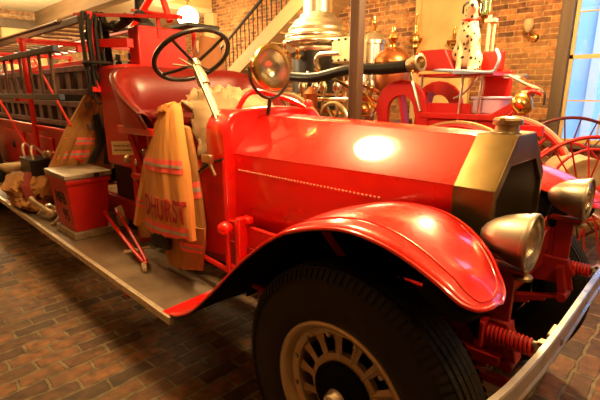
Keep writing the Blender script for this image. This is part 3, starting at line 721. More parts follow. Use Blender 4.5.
def body():
    part('battery_tank', lambda bm: box(bm, -3.62, -3.14, 1.40, 1.57, 1.02, 1.80), REDT, T, bevel=.03)
    part('tank_strap', lambda bm: (box(bm, -3.15, -3.12, 1.42, 1.45, 1.06, 1.3), tube(bm, [(-3.13, 1.43, 1.22), (-2.95, 1.38, 1.17)], .012, 8)), DNICK, T)
    part('chemical_tank', lambda bm: box(bm, -3.34, -3.18, 1.55, 1.96, 1.40, 2.08), REDT, T, bevel=.012)
    part('rear_tank', lambda bm: box(bm, -3.62, -3.24, 2.0, 2.4, 1.25, 1.72), RED2, T, bevel=.02)
    # hose bed sides
    for s in (-1, 1):
        y = YC+s*.46
        part('body_side', lambda bm: (box(bm, -9.3, -4.16, y-.015, y+.015, .62, 1.22), box(bm, -9.3, -4.16, y-.03, y+.03, 1.2, 1.24), box(bm, -9.3, -4.16, y-.03, y+.03, .60, .64)), RED2, T, smooth=False, bevel=.004)
    part('bed_floor', lambda bm: box(bm, -9.3, -4.18, YC-.44, YC+.44, .74, .77), DARK, T, smooth=False)
    # locker doors on the side
    for i, x in enumerate((-5.3, -6.4, -8.6)):
        d = part('locker_door', lambda bm: box(bm, x-.42, x+.42, YC-.50, YC-.477, .70, 1.14), RED2, T, bevel=.008)
        part('handle', lambda bm: lathe(bm, [(.05, 0), (.05, .01), (.03, .02), (0, .022)], (x, YC-.50, .96), (0, -1, 0), 16), DARK, d)
    # lower body around the driver (red upright panels)
    part('body_front_panel', lambda bm: (box(bm, -3.14, -3.06, 1.39, 1.45, .46, 1.20)), RED2, T, smooth=False, bevel=.006)
    part('gearbox_cover', lambda bm: (box(bm, -3.0, -2.5, 1.47, 1.50, .5, 1.0)), RED2, T, smooth=False, bevel=.006)
    part('dark_gap_panel', lambda bm: box(bm, -3.62, -3.16, 1.46, 1.49, .48, 1.01), DARK, T, smooth=False)  # dark panel added to fill the gap below the tanks with darkness
    part('chain_case', lambda bm: (lathe(bm, [(.14, 0), (.14, .05), (.12, .06), (0, .06)], (-3.0, 1.47, .66), (0, -1, 0), 28)), DARK, T)
    part('drive_fittings', lambda bm: [lathe(bm, [(.035, 0), (.035, .03), (.02, .05), (0, .05)], (x, 1.42, z), (0, -1, 0), 12) for x, z in ((-3.2, 1.1), (-3.02, 1.10), (-3.08, .98), (-2.9, 1.18))], DNICK, T)
    part('dark_filler', lambda bm: box(bm, -9.0, -4.1, 1.58, 2.14, .9, 1.80), DARK, T, smooth=False)  # dark box added so the truss ladder openings read dark
    # ladder rack posts, near and far
    for s in (-1, 1):
        y = YC+s*.46; part('rack_post', lambda bm: (tube(bm, [(-3.62, y, 1.60), (-3.62, y, 2.2)], .024, 8), box(bm, -3.66, -3.58, y-.05, y+.05, 1.60, 1.64), bar(bm, (-3.62, y-.12, 1.92), (-3.62, y+.08, 1.92), .04)), REDB, T)
    for x in (-5.15, -7.2, -9.1):
        for s in (-1, 1):
            y = YC+s*(.56 if x < -4 else .46)
            r = part('rack_post', lambda bm: (tube(bm, [(x, y, .95), (x, y+.0, 2.12)], .026, 8), bar(bm, (x, y, 1.22), (x, YC+s*.45, 1.22), .04), bar(bm, (x, y+s*.14, 1.53), (x, y-s*.02, 1.53), .03, .04),
                  bar(bm, (x, y+s*.14, 1.90), (x, y-s*.02, 1.90), .03, .04), tube(bm, [(x, y-.03, .95), (x, y-.03, 1.0), (x, y+.03, .99)], .03, 8)), REDB, T)
        part('rack_crossbar', lambda bm: (bar(bm, (x, YC-.60, 2.10), (x, YC+.60, 2.10), .04, .045), bar(bm, (x, YC-.56, 1.80), (x, YC+.56, 1.80), .03, .03)), REDB, T)
    # tie rods
    def rods(bm):
        tube(bm, [(-4.75, 1.27, 1.90), (-3.98, 1.27, 1.32)], .011, 6)
        tube(bm, [(-7.2, 1.27, 1.92), (-5.6, 1.30, 1.0)], .011, 6)
        tube(bm, [(-9.1, 1.27, 1.92), (-7.6, 1.30, 1.0)], .011, 6)
    part('brace_rod', rods, REDB, T)
    part('hand_rail', lambda bm: (tube(bm, [(-9.2, 1.30, 1.26), (-4.16, 1.30, 1.26)], .012, 8), tube(bm, smoothpts([(-4.6, 1.26, .98), (-4.4, 1.24, 1.05), (-3.9, 1.3, 1.02)], 4), .012, 8)), REDB, T)
    # overhead gear frame above the tanks: long red rail and A frame
    part('overhead_rail', lambda bm: (bar(bm, (-3.95, 1.40, 2.22), (-2.55, 1.54, 2.06), .024), bar(bm, (-3.75, 1.42, 1.98), (-3.2, 1.5, 1.95), .05, .06), 
          bar(bm, (-2.80, 1.52, 1.95), (-2.80, 1.52, 2.08), .02)), REDB, T)
    part('monitor_frame', lambda bm: (tube(bm, [(-3.42, 1.62, 2.08), (-3.12, 1.72, 2.36)], .024, 8), tube(bm, [(-3.0, 1.72, 2.10), (-3.12, 1.72, 2.36)], .024, 8), tube(bm, [(-3.45, 1.66, 2.22), (-2.90, 1.76, 2.12)], .014, 8)), REDB, T)
    part('monitor_column', lambda bm: (lathe(bm, [(.10, 0), (.10, .03), (.06, .07), (.05, .2), (.07, .24), (.05, .3), (.04, .42)], (-3.42, 1.72, 2.09), seg=18)), DARK, T)
    # hose reel above far side and dark fittings behind the rail
    part('deck_fittings', lambda bm: ([lathe(bm, [(.05, 0), (.05, .05), (.025, .07), (.025, .12), (0, .12)], (-3.9+i*.16, 1.7+.12*(i % 2), 1.80+.03*(i % 3)), (0, 0, 1), 12) for i in range(5)],
          [tube(bm, [(-4.2, 1.6+.1*i, 1.82), (-3.7, 1.62+.1*i, 1.82)], .035, 8) for i in range(6)]), DARK, T)
    part('gauge', lambda bm: [lathe(bm, [(.05, 0), (.055, .02), (.045, .03), (0, .03)], (-3.66, y, z), (1, -.3, 0), 18) for y, z in ((1.66, 1.74), (1.52, 1.88), (1.8, 1.87))], DNICK, T)
body()

# ---------------------------------------------------------------- ladders carried on the engine
def ladder(name, label, a, b, across, w, nr, m, mr, rr=.014, rw=.03, rh=.055, flat=False):
    """rails from a to b and the same shifted by `across`*w; nr rungs between"""
    a = Vector(a); b = Vector(b); c = Vector(across).normalized()
    t = thing(name, tuple(a), label, 'ladder', 'ladders carried on the rack')
    up = Vector((0, 0, 1)) if abs(c.z) < .5 else Vector((0, 1, 0))
    bm = nb(); bar(bm, a, b, rw, rh, up=up); r = obj('rail', bm, m, t, smooth=False, bevel=.004)
    link_copy(r, t, c*w)
    d = (b-a)/(nr)
    p = a+d*.5
    bm = nb()
    if flat: bar(bm, p, p+c*w, .11, .04, up=(0, 1, 0))
    else: tube(bm, [p, p+c*w], rr, 6)
    g = obj('rung', bm, mr, t)
    for i in range(1, nr): link_copy(g, t, d*i)
    return t
ladder('side_ladder', 'long ladder hung on edge along the near side, with blue-grey painted rails and brown rungs', (-9.2, 1.17, 1.56), (-3.78, 1.17, 1.56), (0, 0, 1), .37, 18, BLUEM, LWOOD, rw=.045, rh=.042)
ladder('truss_ladder', 'upper of two dark ladders on edge with square openings inside the rack', (-9.0, 1.45, 1.60), (-3.95, 1.45, 1.60), (0, 0, 1), .20, 17, LVIO, LVIO, flat=True, rw=.05, rh=.06)
ladder('truss_ladder', 'lower of two dark ladders on edge with square openings, just above the truck bed side', (-9.0, 1.43, 1.30), (-3.95, 1.43, 1.30), (0, 0, 1), .19, 17, LVIO, LVIO, flat=True, rw=.05, rh=.06)
ladder('roof_ladder', 'brown wooden ladder lying flat on top of the red rack', (-9.3, 1.36, 2.155), (-3.75, 1.36, 2.155), (0, 1, 0), .42, 18, LWOOD, LWOOD)
ladder('extension_ladder', 'red-railed wooden ladder lying flat on the middle rack bars beneath the top ladder', (-9.0, 1.52, 1.85), (-3.9, 1.52, 1.85), (0, 1, 0), .44, 17, RED2, mat('pale_rung_wood', (.5, .3, .12), .6))
ladder('short_ladder', 'dark ladder lying flat on the far half of the rack top', (-8.8, 1.90, 2.16), (-4.0, 1.90, 2.16), (0, 1, 0), .38, 16, CRIM, LWOOD)
single('pike_pole', lambda bm: (tube(bm, [(-8.5, 1.24, 2.17), (-4.1, 1.30, 2.16)], .018, 8), lathe(bm, [(.02, 0), (.02, .05), (0, .16)], (-4.1, 1.30, 2.16), (1, 0, 0), 10)), LWOOD, 'brown pike pole lying on the near edge of the rack top', 'pike pole')

def coil():
    t = thing('rope_coil', (-3.6, 1.36, 1.5), 'hank of dark rope and straps hanging from the front corner of the ladder rack', 'rope')
    def loop(bm, k):
        random.seed(k)
        ox = random.uniform(-.04, .04); oy = random.uniform(.0, .15); zb = random.uniform(1.48, 1.66); w = random.uniform(.03, .07)
        c = Vector((-3.62+ox, 1.33+oy, 0))
        pts = [(c.x, c.y, 2.20), (c.x+.03, c.y-w, 2.08), (c.x+.04, c.y-w, 1.8), (c.x+.03, c.y-w*.8, zb+.1), (c.x+.02, c.y, zb), (c.x+.02, c.y+w*.8, zb+.1), (c.x+.02, c.y+w, 1.8), (c.x-.01, c.y+w, 2.1), (c.x, c.y+.01, 2.20)]
        tube(bm, smoothpts(pts, 5), .008+.003*random.random(), 7)
    for k in range(12): part('rope_loop', lambda bm: loop(bm, k), ROPE, t)
    part('tie', lambda bm: tube(bm, ring((-3.59, 1.40, 1.82), .10, (0, 0, 1), 24), .012, 8, closed=True), ROPE, t)
coil()

def decktop():
    t = thing('folded_hose', (-3.3, 1.5, 2.16), 'dark folded hose with clamps lying on the red rail behind the seat', 'hose')
    part('hose', lambda bm: tube(bm, smoothpts([(-3.9, 1.44, 2.05), (-3.6, 1.47, 2.10), (-3.4, 1.50, 2.08), (-3.2, 1.52, 2.13), (-3.02, 1.52, 2.12)], 5), .032, 10), HOSE, t)
    part('clamp', lambda bm: [lathe(bm, [(.036, -.03), (.045, 0), (.036, .03)], (x, y, z), (1, .12, 0), 12) for x, y, z in ((-3.6, 1.47, 2.10), (-3.42, 1.495, 2.085), (-3.25, 1.51, 2.12), (-3.06, 1.52, 2.12))], DARK, t)
    single('wooden_board', lambda bm: box(bm, -3.50, -3.22, 2.0, 2.32, 2.12, 2.15), DARK, 'flat dark board behind the steering wheel on the tank', 'board', bevel=.006)
    def hat(bm):
        rows = []
        for i in range(8):
            v = i/7
            rows.append([(-3.20+.10*(1+.5*v)*cos(a)*.9, 2.17+(.09+.07*v)*sin(a)*(1+.08*sin(5*a)), 2.04-.26*v-.01*cos(3*a)) for a in [2*pi*k/24 for k in range(24)]])
        V = grid(bm, rows, closed=True); bm.faces.new(V[0]); bm.faces.new(V[-1][::-1])
    t = thing('leather_hood', (-3.2, 2.17, 1.78), 'brown leather hood with pale rim propped behind the seat, seen through the steering wheel', 'hood')
    part('crown', hat, COPPB, t)
    part('rim', lambda bm: tube(bm, ring((-3.14, 2.17, 1.96), .12, (1, -.3, .2), 24, -.4, pi+.4), .012, 8), CREAM, t)
decktop()

# ---------------------------------------------------------------- cloth
def noise1(x, seed=0):
    return sin(x*1.7+seed)*.5+sin(x*3.9+seed*2.1)*.3+sin(x*7.3+seed*.7)*.2

def lerp_rows(ctrl, v):
    """ctrl: list of (v, left Vector, right Vector)"""
    for (v0, a0, b0), (v1, a1, b1) in zip(ctrl, ctrl[1:]):
        if v <= v1 or v1 == ctrl[-1][0]:
            t = (v-v0)/(v1-v0); t = max(0, min(1, t)); t2 = t*t*(3-2*t)*.5+t*.5
            return Vector(a0).lerp(Vector(a1), t2), Vector(b0).lerp(Vector(b1), t2)

class Cloth:
    def __init__(s, ctrl, nrm, thick, folds, amp, seed=0, bulge=.02):
        s.c = ctrl; s.n = Vector(nrm).normalized(); s.t = thick; s.f = folds; s.a = amp; s.seed = seed; s.b = bulge
    def pt(s, u, v, off=0):
        L, Rr = lerp_rows(s.c, v); p = L.lerp(Rr, u)
        amp = s.a*(.35+.65*v)
        w = noise1(u*s.f+.9*v, s.seed)+.35*noise1(u*s.f*2.3-v*5, s.seed+3)
        e = (4*u*(1-u))**.5 if 0 < u < 1 else 0
        return p+s.n*(amp*w+s.b*e+off)+Vector((0, 0, .012*noise1(u*9, s.seed+5)*(v > .97)))
    def mesh(s, bm, nu=34, nv=30, v0=0, v1=1, u0=0, u1=1, off=0, back=True):
        f = [[s.pt(u0+(u1-u0)*i/nu, v0+(v1-v0)*j/nv, off) for i in range(nu+1)] for j in range(nv+1)]
        V = grid(bm, f)
        if back:
            b = [[p-s.n*(s.t*(.3+.7*(4*(i/nu)*(1-i/nu)))+off) for i, p in enumerate(r)] for r in f]
            B = grid(bm, [r[::-1] for r in b])
            for j in range(nv):
                bm.faces.new((V[j][0], V[j+1][0], B[j+1][-1], B[j][-1])); bm.faces.new((V[j+1][-1], V[j][-1], B[j][0], B[j+1][0]))
            for i in range(nu):
                bm.faces.new((V[0][i+1], V[0][i], B[0][nu-i], B[0][nu-i-1])); bm.faces.new((V[nv][i], V[nv][i+1], B[nv][nu-i-1], B[nv][nu-i]))

def stripe(cl, par, v0, v1, u0=.02, u1=.98, nu=34):
    h = v1-v0
    bm = nb(); cl.mesh(bm, nu, 4, v0, v1, u0, u1, .003, back=False); a = obj('fluorescent_stripe', bm, FLUO, par)
    bm = nb(); cl.mesh(bm, nu, 2, v0+h*.36, v0+h*.64, u0, u1, .005, back=False); obj('reflective_strip', bm, SILV, par)

def near_coat():
    t = thing('turnout_coat', (-2.4, 1.25, .5), 'tan firefighter coat with red and silver stripes and red lettering, hanging beside the driver seat', 'coat', 'firefighter coats hanging on the engine')
    body = Cloth([(0, (-2.46, 1.37, 1.52), (-2.38, 1.37, 1.535)), (.07, (-2.51, 1.355, 1.49), (-2.33, 1.35, 1.50)), (.18, (-2.57, 1.325, 1.39), (-2.29, 1.33, 1.41)), (.45, (-2.66, 1.28, 1.16), (-2.17, 1.28, 1.18)),
                  (.75, (-2.63, 1.25, .92), (-2.10, 1.25, .94)), (1, (-2.64, 1.235, .715), (-2.07, 1.24, .76))], (.1, -1, .05), .10, 6, .011, 2, .05)
    b = part('coat_body', lambda bm: body.mesh(bm), TAN, t)
    stripe(body, b, .40, .52); stripe(body, b, .895, .985)
    # lettering follows the cloth
    tm = text_mesh('D HURST', .20)
    xs = [v.co.x for v in tm.verts]; w = max(xs)-min(xs); mid = (max(xs)+min(xs))/2
    bmesh.ops.triangulate(tm, faces=tm.faces)
    for _ in range(4): bmesh.ops.subdivide_edges(tm, edges=[e for e in tm.edges if e.calc_length() > .014], cuts=1); bmesh.ops.triangulate(tm, faces=tm.faces)
    for v in tm.verts:
        u = .54+(v.co.x-mid)/w*.90; vv = .785-v.co.y/.76
        v.co = body.pt(min(max(u, 0), 1), vv, .010)
    obj('lettering', tm, TEXT, t, smooth=False, solid=.001)
    # long left sleeve
    sl = Cloth([(0, (-2.64, 1.38, 1.42), (-2.50, 1.36, 1.45)), (.3, (-2.80, 1.35, 1.17), (-2.60, 1.31, 1.16)), (.7, (-2.93, 1.33, .86), (-2.70, 1.29, .86)), (1, (-2.97, 1.31, .66), (-2.80, 1.29, .68))], (0, -1, 0), .09, 3, .012, 5, .03)
    s = part('sleeve', lambda bm: sl.mesh(bm, 14, 22), TAN, t); stripe(sl, s, .66, .78, .0, 1, 14)
    part('cuff', lambda bm: Cloth([(0, (-2.95, 1.31, .68), (-2.80, 1.29, .70)), (1, (-2.88, 1.31, .56), (-2.77, 1.29, .60))], (0, -1, 0), .07, 3, .01, 5, .02).mesh(bm, 10, 8), TAN2, s)
    sr = Cloth([(0, (-2.38, 1.40, 1.40), (-2.33, 1.42, 1.38)), (.5, (-2.34, 1.38, 1.10), (-2.24, 1.41, 1.12)), (1, (-2.28, 1.35, .76), (-2.17, 1.39, .78))], (.5, -.9, 0), .06, 2, .01, 4, .02)
    s = part('sleeve', lambda bm: sr.mesh(bm, 10, 20), TAN2, t); stripe(sr, s, .60, .73, .0, 1, 10)
    # lower tail of the lining
    tl = Cloth([(0, (-2.52, 1.29, .78), (-2.06, 1.30, .82)), (.5, (-2.54, 1.28, .64), (-2.07, 1.30, .68)), (1, (-2.42, 1.26, .50), (-2.12, 1.30, .54))], (0, -1, .1), .05, 5, .018, 8, .02)
    s = part('coat_tail', lambda bm: tl.mesh(bm, 24, 14), TAN2, t); stripe(tl, s, .35, .6, .55, 1, 12)
    part('lining', lambda bm: Cloth([(0, (-2.56, 1.22, .74), (-2.40, 1.23, .74)), (1, (-2.60, 1.24, .60), (-2.36, 1.24, .62))], (0, -1, 0), .04, 3, .01, 1, .01).mesh(bm, 10, 8), DARKCL, t)
    part('collar', lambda bm: Cloth([(0, (-2.47, 1.36, 1.515), (-2.38, 1.37, 1.54)), (.5, (-2.50, 1.31, 1.50), (-2.37, 1.31, 1.525)), (1, (-2.51, 1.30, 1.46), (-2.38, 1.29, 1.485))], (0, -.7, .7), .03, 4, .008, 1, .015).mesh(bm, 14, 8), TAN, t)
near_coat()

def far_coat():
    t = thing('turnout_coat', (-4.05, 1.35, .9), 'ochre firefighter coat hanging behind the numbered red box', 'coat', 'firefighter coats hanging on the engine')
    body = Cloth([(0, (-4.0, 1.47, 1.66), (-4.0, 1.60, 1.66)), (.15, (-4.0, 1.41, 1.56), (-4.0, 1.63, 1.54)), (.5, (-4.02, 1.24, 1.30), (-4.0, 1.64, 1.26)), (1, (-4.05, 1.03, .90), (-4.0, 1.60, .90))], (1, -.15, .05), .08, 8, .024, 6, .04)
    b = part('coat_body', lambda bm: body.mesh(bm), TAN2, t)
    stripe(body, b, .62, .69, .05, .6); stripe(body, b, .74, .81, .05, .55)
    bl = Cloth([(0, (-3.93, 1.44, 1.40), (-3.92, 1.50, 1.42)), (.5, (-3.93, 1.46, 1.16), (-3.92, 1.55, 1.20)), (1, (-3.92, 1.34, .99), (-3.92, 1.42, .99))], (1, -.2, 0), .03, 2, .005, 1, .015)
    part('dark_strap', lambda bm: bl.mesh(bm, 8, 16), DARKCL, t)
    part('dark_lining', lambda bm: Cloth([(0, (-3.9, 1.57, 1.46), (-3.9, 1.60, 1.46)), (1, (-3.9, 1.48, .97), (-3.9, 1.64, .97))], (1, -.2, 0), .04, 4, .012, 3, .02).mesh(bm, 10, 16), DARKCL, t)
    part('sleeve', lambda bm: Cloth([(0, (-4.0, 1.20, 1.22), (-4.0, 1.32, 1.22)), (1, (-4.08, .98, .72), (-4.06, 1.10, .74))], (1, -.3, 0), .08, 3, .012, 3, .03).mesh(bm, 12, 16), TAN2, t)
far_coat()

def seat_cloth():
    ctrl = [  # rows from back edge to the front hanging edge
        [(-2.90, 1.78, 1.50), (-2.92, 1.95, 1.57), (-2.97, 2.15, 1.60), (-2.9, 2.22, 1.53)],
        [(-2.80, 1.72, 1.56), (-2.76, 1.88, 1.64), (-2.78, 2.08, 1.62), (-2.7, 2.18, 1.56)],
        [(-2.68, 1.56, 1.57), (-2.60, 1.80, 1.62), (-2.55, 2.00, 1.63), (-2.5, 2.15, 1.54)],
        [(-2.52, 1.55, 1.48), (-2.42, 1.78, 1.54), (-2.36, 2.00, 1.58), (-2.32, 2.12, 1.52)],
        [(-2.42, 1.53, 1.34), (-2.34, 1.75, 1.40), (-2.28, 1.98, 1.48), (-2.24, 2.1, 1.46)],
        [(-2.40, 1.52, 1.20), (-2.30, 1.72, 1.24), (-2.25, 1.95, 1.36), (-2.22, 2.15, 1.38)],
        [(-2.44, 1.51, 1.04), (-2.36, 1.66, 1.08), (-2.28, 1.86, 1.22), (-2.24, 2.1, 1.30)]]
    rows = [smoothpts(r, 9) for r in ctrl]
    cols = list(zip(*rows)); dense = [smoothpts(list(c), 7) for c in cols]
    rows = list(zip(*dense))
    out = []
    for j, r in enumerate(rows):
        out.append([p+Vector((.03*noise1(i*.35+j*.2, 2), .022*noise1(j*.4-i*.25, 1), -.035+.05*noise1(i*.33-j*.27, 4)+.022*noise1(i*.8+j*.6, 9)+.014*noise1(i*1.7-j*1.3, 3))) for i, p in enumerate(r)])
    bm = nb(); grid(bm, out)
    tag(obj('canvas_coat', bm, CREAM, solid=.014), 'crumpled cream canvas coat thrown over the seat beneath the steering wheel', 'coat')
seat_cloth()

# ---------------------------------------------------------------- things on the running board
def red_box():
    t = thing('equipment_box', (-3.76, 1.2, .438), 'upright red wooden box with zinc lid and black characters, standing on the running board', 'box')
    x0, x1, y0, y1 = -3.96, -3.56, 1.07, 1.33
    def bodyf(bm):
        a = [(x0, y0, .50), (x1, y0, .50), (x1, y1, .50), (x0, y1, .50)]; b = [(x0-.03, y0-.03, .90), (x1+.03, y0-.03, .90), (x1+.03, y1+.03, .90), (x0-.03, y1+.03, .90)]
        V = grid(bm, [a, b], closed=True); bm.faces.new(V[0][::-1]); bm.faces.new(V[1])
    b = part('box_body', bodyf, RED2, t, smooth=False, bevel=.006)
    part('collar', lambda bm: box(bm, x0-.04, x1+.045, y0-.04, y1+.045, .895, .935), RED2, t, smooth=False, bevel=.006)
    part('lid', lambda bm: box(bm, x0-.05, x1+.055, y0-.05, y1+.06, .937, .98), ZINC, t, smooth=False, bevel=.01)
    part('base', lambda bm: box(bm, x0-.02, x1+.02, y0-.02, y1+.02, .44, .50), ZINC, t, smooth=False, bevel=.006)
    part('hasp', lambda bm: box(bm, x1+.055, x1+.062, 1.24, 1.28, .94, .975), DARK, t, smooth=False)
    for s, z, size, xm in (('MFB', .76, .135, -3.76), ('95', .62, .135, -3.70)):
        tm = text_mesh(s, size)
        for v in tm.verts:
            zz = z+v.co.y; v.co = Vector((xm+v.co.x, y0-.03*(zz-.5)/.4-.002, zz))
        obj('lettering', tm, BLKTXT, b, smooth=False, solid=.001)
red_box()

def tool():
    t = thing('bolt_cutter', (-3.0, 1.3, .45), 'long red-handled bolt cutter leaning on the running board beside the tan coat', 'bolt cutter')
    a = Vector((-3.50, 1.345, .62)); b = Vector((-2.56, 1.185, .465))
    d = (b-a).normalized(); s = Vector((0, 0, 1)).cross(d).normalized()
    for k in (-1, 1):
        part('handle', lambda bm: tube(bm, smoothpts([a+s*.045*k, a.lerp(b, .3)+s*.04*k, a.lerp(b, .7)+s*.025*k, b-d*.09+s*.010*k], 5), .013, 8), REDB, t)
        part('grip', lambda bm: tube(bm, [a+s*.05*k-d*.07, a+s*.045*k+d*.02], .018, 8), REDB, t)
    part('center_bar', lambda bm: tube(bm, [a+Vector((0, 0, -.10)), b-d*.05], .011, 8), REDB, t)
    part('jaw', lambda bm: (prism(bm, [(b.x-.10, b.y+.01), (b.x-.03, b.y+.0), (b.x+.03, b.y-.03), (b.x+.02, b.y-.05), (b.x-.07, b.y-.02)], 2, .455, .478)), CREAM, t, bevel=.004)
    part('cross_link', lambda bm: (bar(bm, a.lerp(b, .72)+s*.09-Vector((0, 0, .0)), a.lerp(b, .72)-s*.09, .02, .016)), CREAM, t)
    tt = thing('wooden_mallet', (-3.5, 1.48, .5), 'pale wooden block standing between the bolt cutter handles', 'block')
    part('head', lambda bm: lathe(bm, [(.03, 0), (.045, .02), (.05, .12), (.035, .17), (0, .18)], (-3.46, 1.42, .50), (-.3, .1, 1), 14), CREAM, tt)
    part('handle', lambda bm: tube(bm, [(-3.46, 1.42, .438), (-3.46, 1.42, .52)], .016, 8), LWOOD, tt)
tool()

def pile():
    random.seed(3)
    def blob(name, c, r, m, label, cat, seed, group=None, squash=.55):
        bm = nb(); bmesh.ops.create_icosphere(bm, subdivisions=4, radius=1)
        for v in bm.verts:
            p = v.co.copy(); n = .16*noise1(p.x*3+p.z*2, seed)+.14*noise1(p.y*4-p.z*3, seed+2)+.08*noise1((p.x+p.y)*8, seed+1)
            q = p*(1+n); v.co = Vector((c[0]+q.x*r[0], c[1]+q.y*r[1], max(.44, c[2]+q.z*r[2])))
        return tag(obj(name, bm, m), label, cat, group)
    t = blob('folded_coat', (-5.15, 1.17, .60), (.42, .21, .17), TAN2, 'heap of ochre turnout clothing on the running board behind the red box', 'coat', 1)
    blob('folded_trousers', (-5.0, 1.10, .51), (.38, .14, .08), TAN2, 'flattened ochre garment under the heap, at the edge of the running board', 'trousers', 5)
    cl = Cloth([(0, (-5.1, 1.12, .79), (-5.0, 1.16, .79)), (.5, (-4.88, 1.02, .69), (-4.80, 1.08, .68)), (1, (-4.76, 1.02, .56), (-4.70, 1.10, .56))], (.6, -.7, .4), .03, 2, .008, 2, .02)
    single('red_strap', lambda bm: cl.mesh(bm, 6, 14), mat('maroon_webbing', (.22, .02, .01), .8), 'dull red strap draped over the heap of ochre clothing', 'strap')
    single('folded_cloth', lambda bm: (box(bm, -5.75, -5.52, 1.02, 1.26, .74, .82)), CREAM, 'small pale folded cloth on top of the ochre heap', 'cloth', bevel=.03)
    t = thing('battery_case', (-5.2, 1.25, .76), 'black case with metal carrying handles behind the heap of ochre clothing', 'case')
    part('case', lambda bm: box(bm, -5.40, -5.0, 1.16, 1.36, .72, .92), BLACK, t, bevel=.01)
    for x in (-5.35, -5.03):
        part('handle', lambda bm: tube(bm, smoothpts([(x-.0, 1.20, .92), (x-.02, 1.2, 1.02), (x-.06, 1.24, 1.05), (x-.06, 1.3, .98), (x-.03, 1.32, .92)], 4), .013, 8), ALU, t)
    t = thing('brass_nozzle', (-4.4, 1.15, .44), 'jumble of bright metal hose fittings on the running board behind the red box', 'hose fitting')
    part('barrel', lambda bm: lathe(bm, [(.035, 0), (.05, .02), (.05, .06), (.03, .08), (.026, .24), (.034, .26), (.034, .30), (.02, .30)], (-4.30, 1.14, .47), (-.5, -.3, .35), 18), NICK, t)
    part('ring', lambda bm: tube(bm, ring((-4.24, 1.20, .55), .07, (.7, -.6, .2), 20), .014, 8, closed=True), NICK, t)
    part('ring', lambda bm: tube(bm, ring((-4.36, 1.24, .60), .055, (.9, -.2, .1), 20), .014, 8, closed=True), ALU, t)
    part('spout', lambda bm: tube(bm, smoothpts([(-4.5, 1.05, .47), (-4.42, 1.12, .56), (-4.34, 1.18, .50), (-4.2, 1.12, .46), (-4.1, 1.05, .455)], 5), .018, 8), NICK, t)
    part('elbow', lambda bm: tube(bm, smoothpts([(-4.3, 1.28, .45), (-4.28, 1.26, .62), (-4.2, 1.2, .68), (-4.14, 1.18, .60)], 5), .022, 8), CREAM, t)
    t = thing('valve_fittings', (-4.55, 1.36, .98), 'row of dark metal valves on the rail above the ochre heap', 'valve')
    for i in range(4):
        part('valve', lambda bm: lathe(bm, [(.03, 0), (.035, .03), (.02, .05), (.03, .07), (0, .09)], (-4.9+i*.16, 1.34, .98), (.3, -1, .2), 10), DNICK, t)
pile()

def card():
    t = thing('notice_card', (-3.1, 1.32, 1.2), 'small cream card with two lines of text beside the seat', 'sign')
    c = Vector((-3.02, 1.285, 1.212)); rt = Vector((.72, .69, 0)).normalized(); n = Vector((.69, -.72, .0))
    up = Vector((0, 0, 1))
    def f(bm):
        vs = [bm.verts.new(c+rt*a*.075+up*b*.048+n*d) for d in (0, -.004) for a, b in ((-1, -1), (1, -1), (1, 1), (-1, 1))]
        bm.faces.new(vs[:4]); bm.faces.new(vs[4:][::-1])
        for i in range(4): bm.faces.new((vs[i], vs[4+i], vs[4+(i+1) % 4], vs[(i+1) % 4]))
    part('card', f, CARD, t, smooth=False)
    for s, z in (('PLEASE DO NOT', .016), ('TOUCH ENGINE', -.016)):
        tm = text_mesh(s, .017)
        for v in tm.verts: v.co = c+rt*v.co.x+up*(v.co.y+z)+n*.0015
        obj('lettering', tm, BLKTXT, t, smooth=False, solid=.0005)
card()

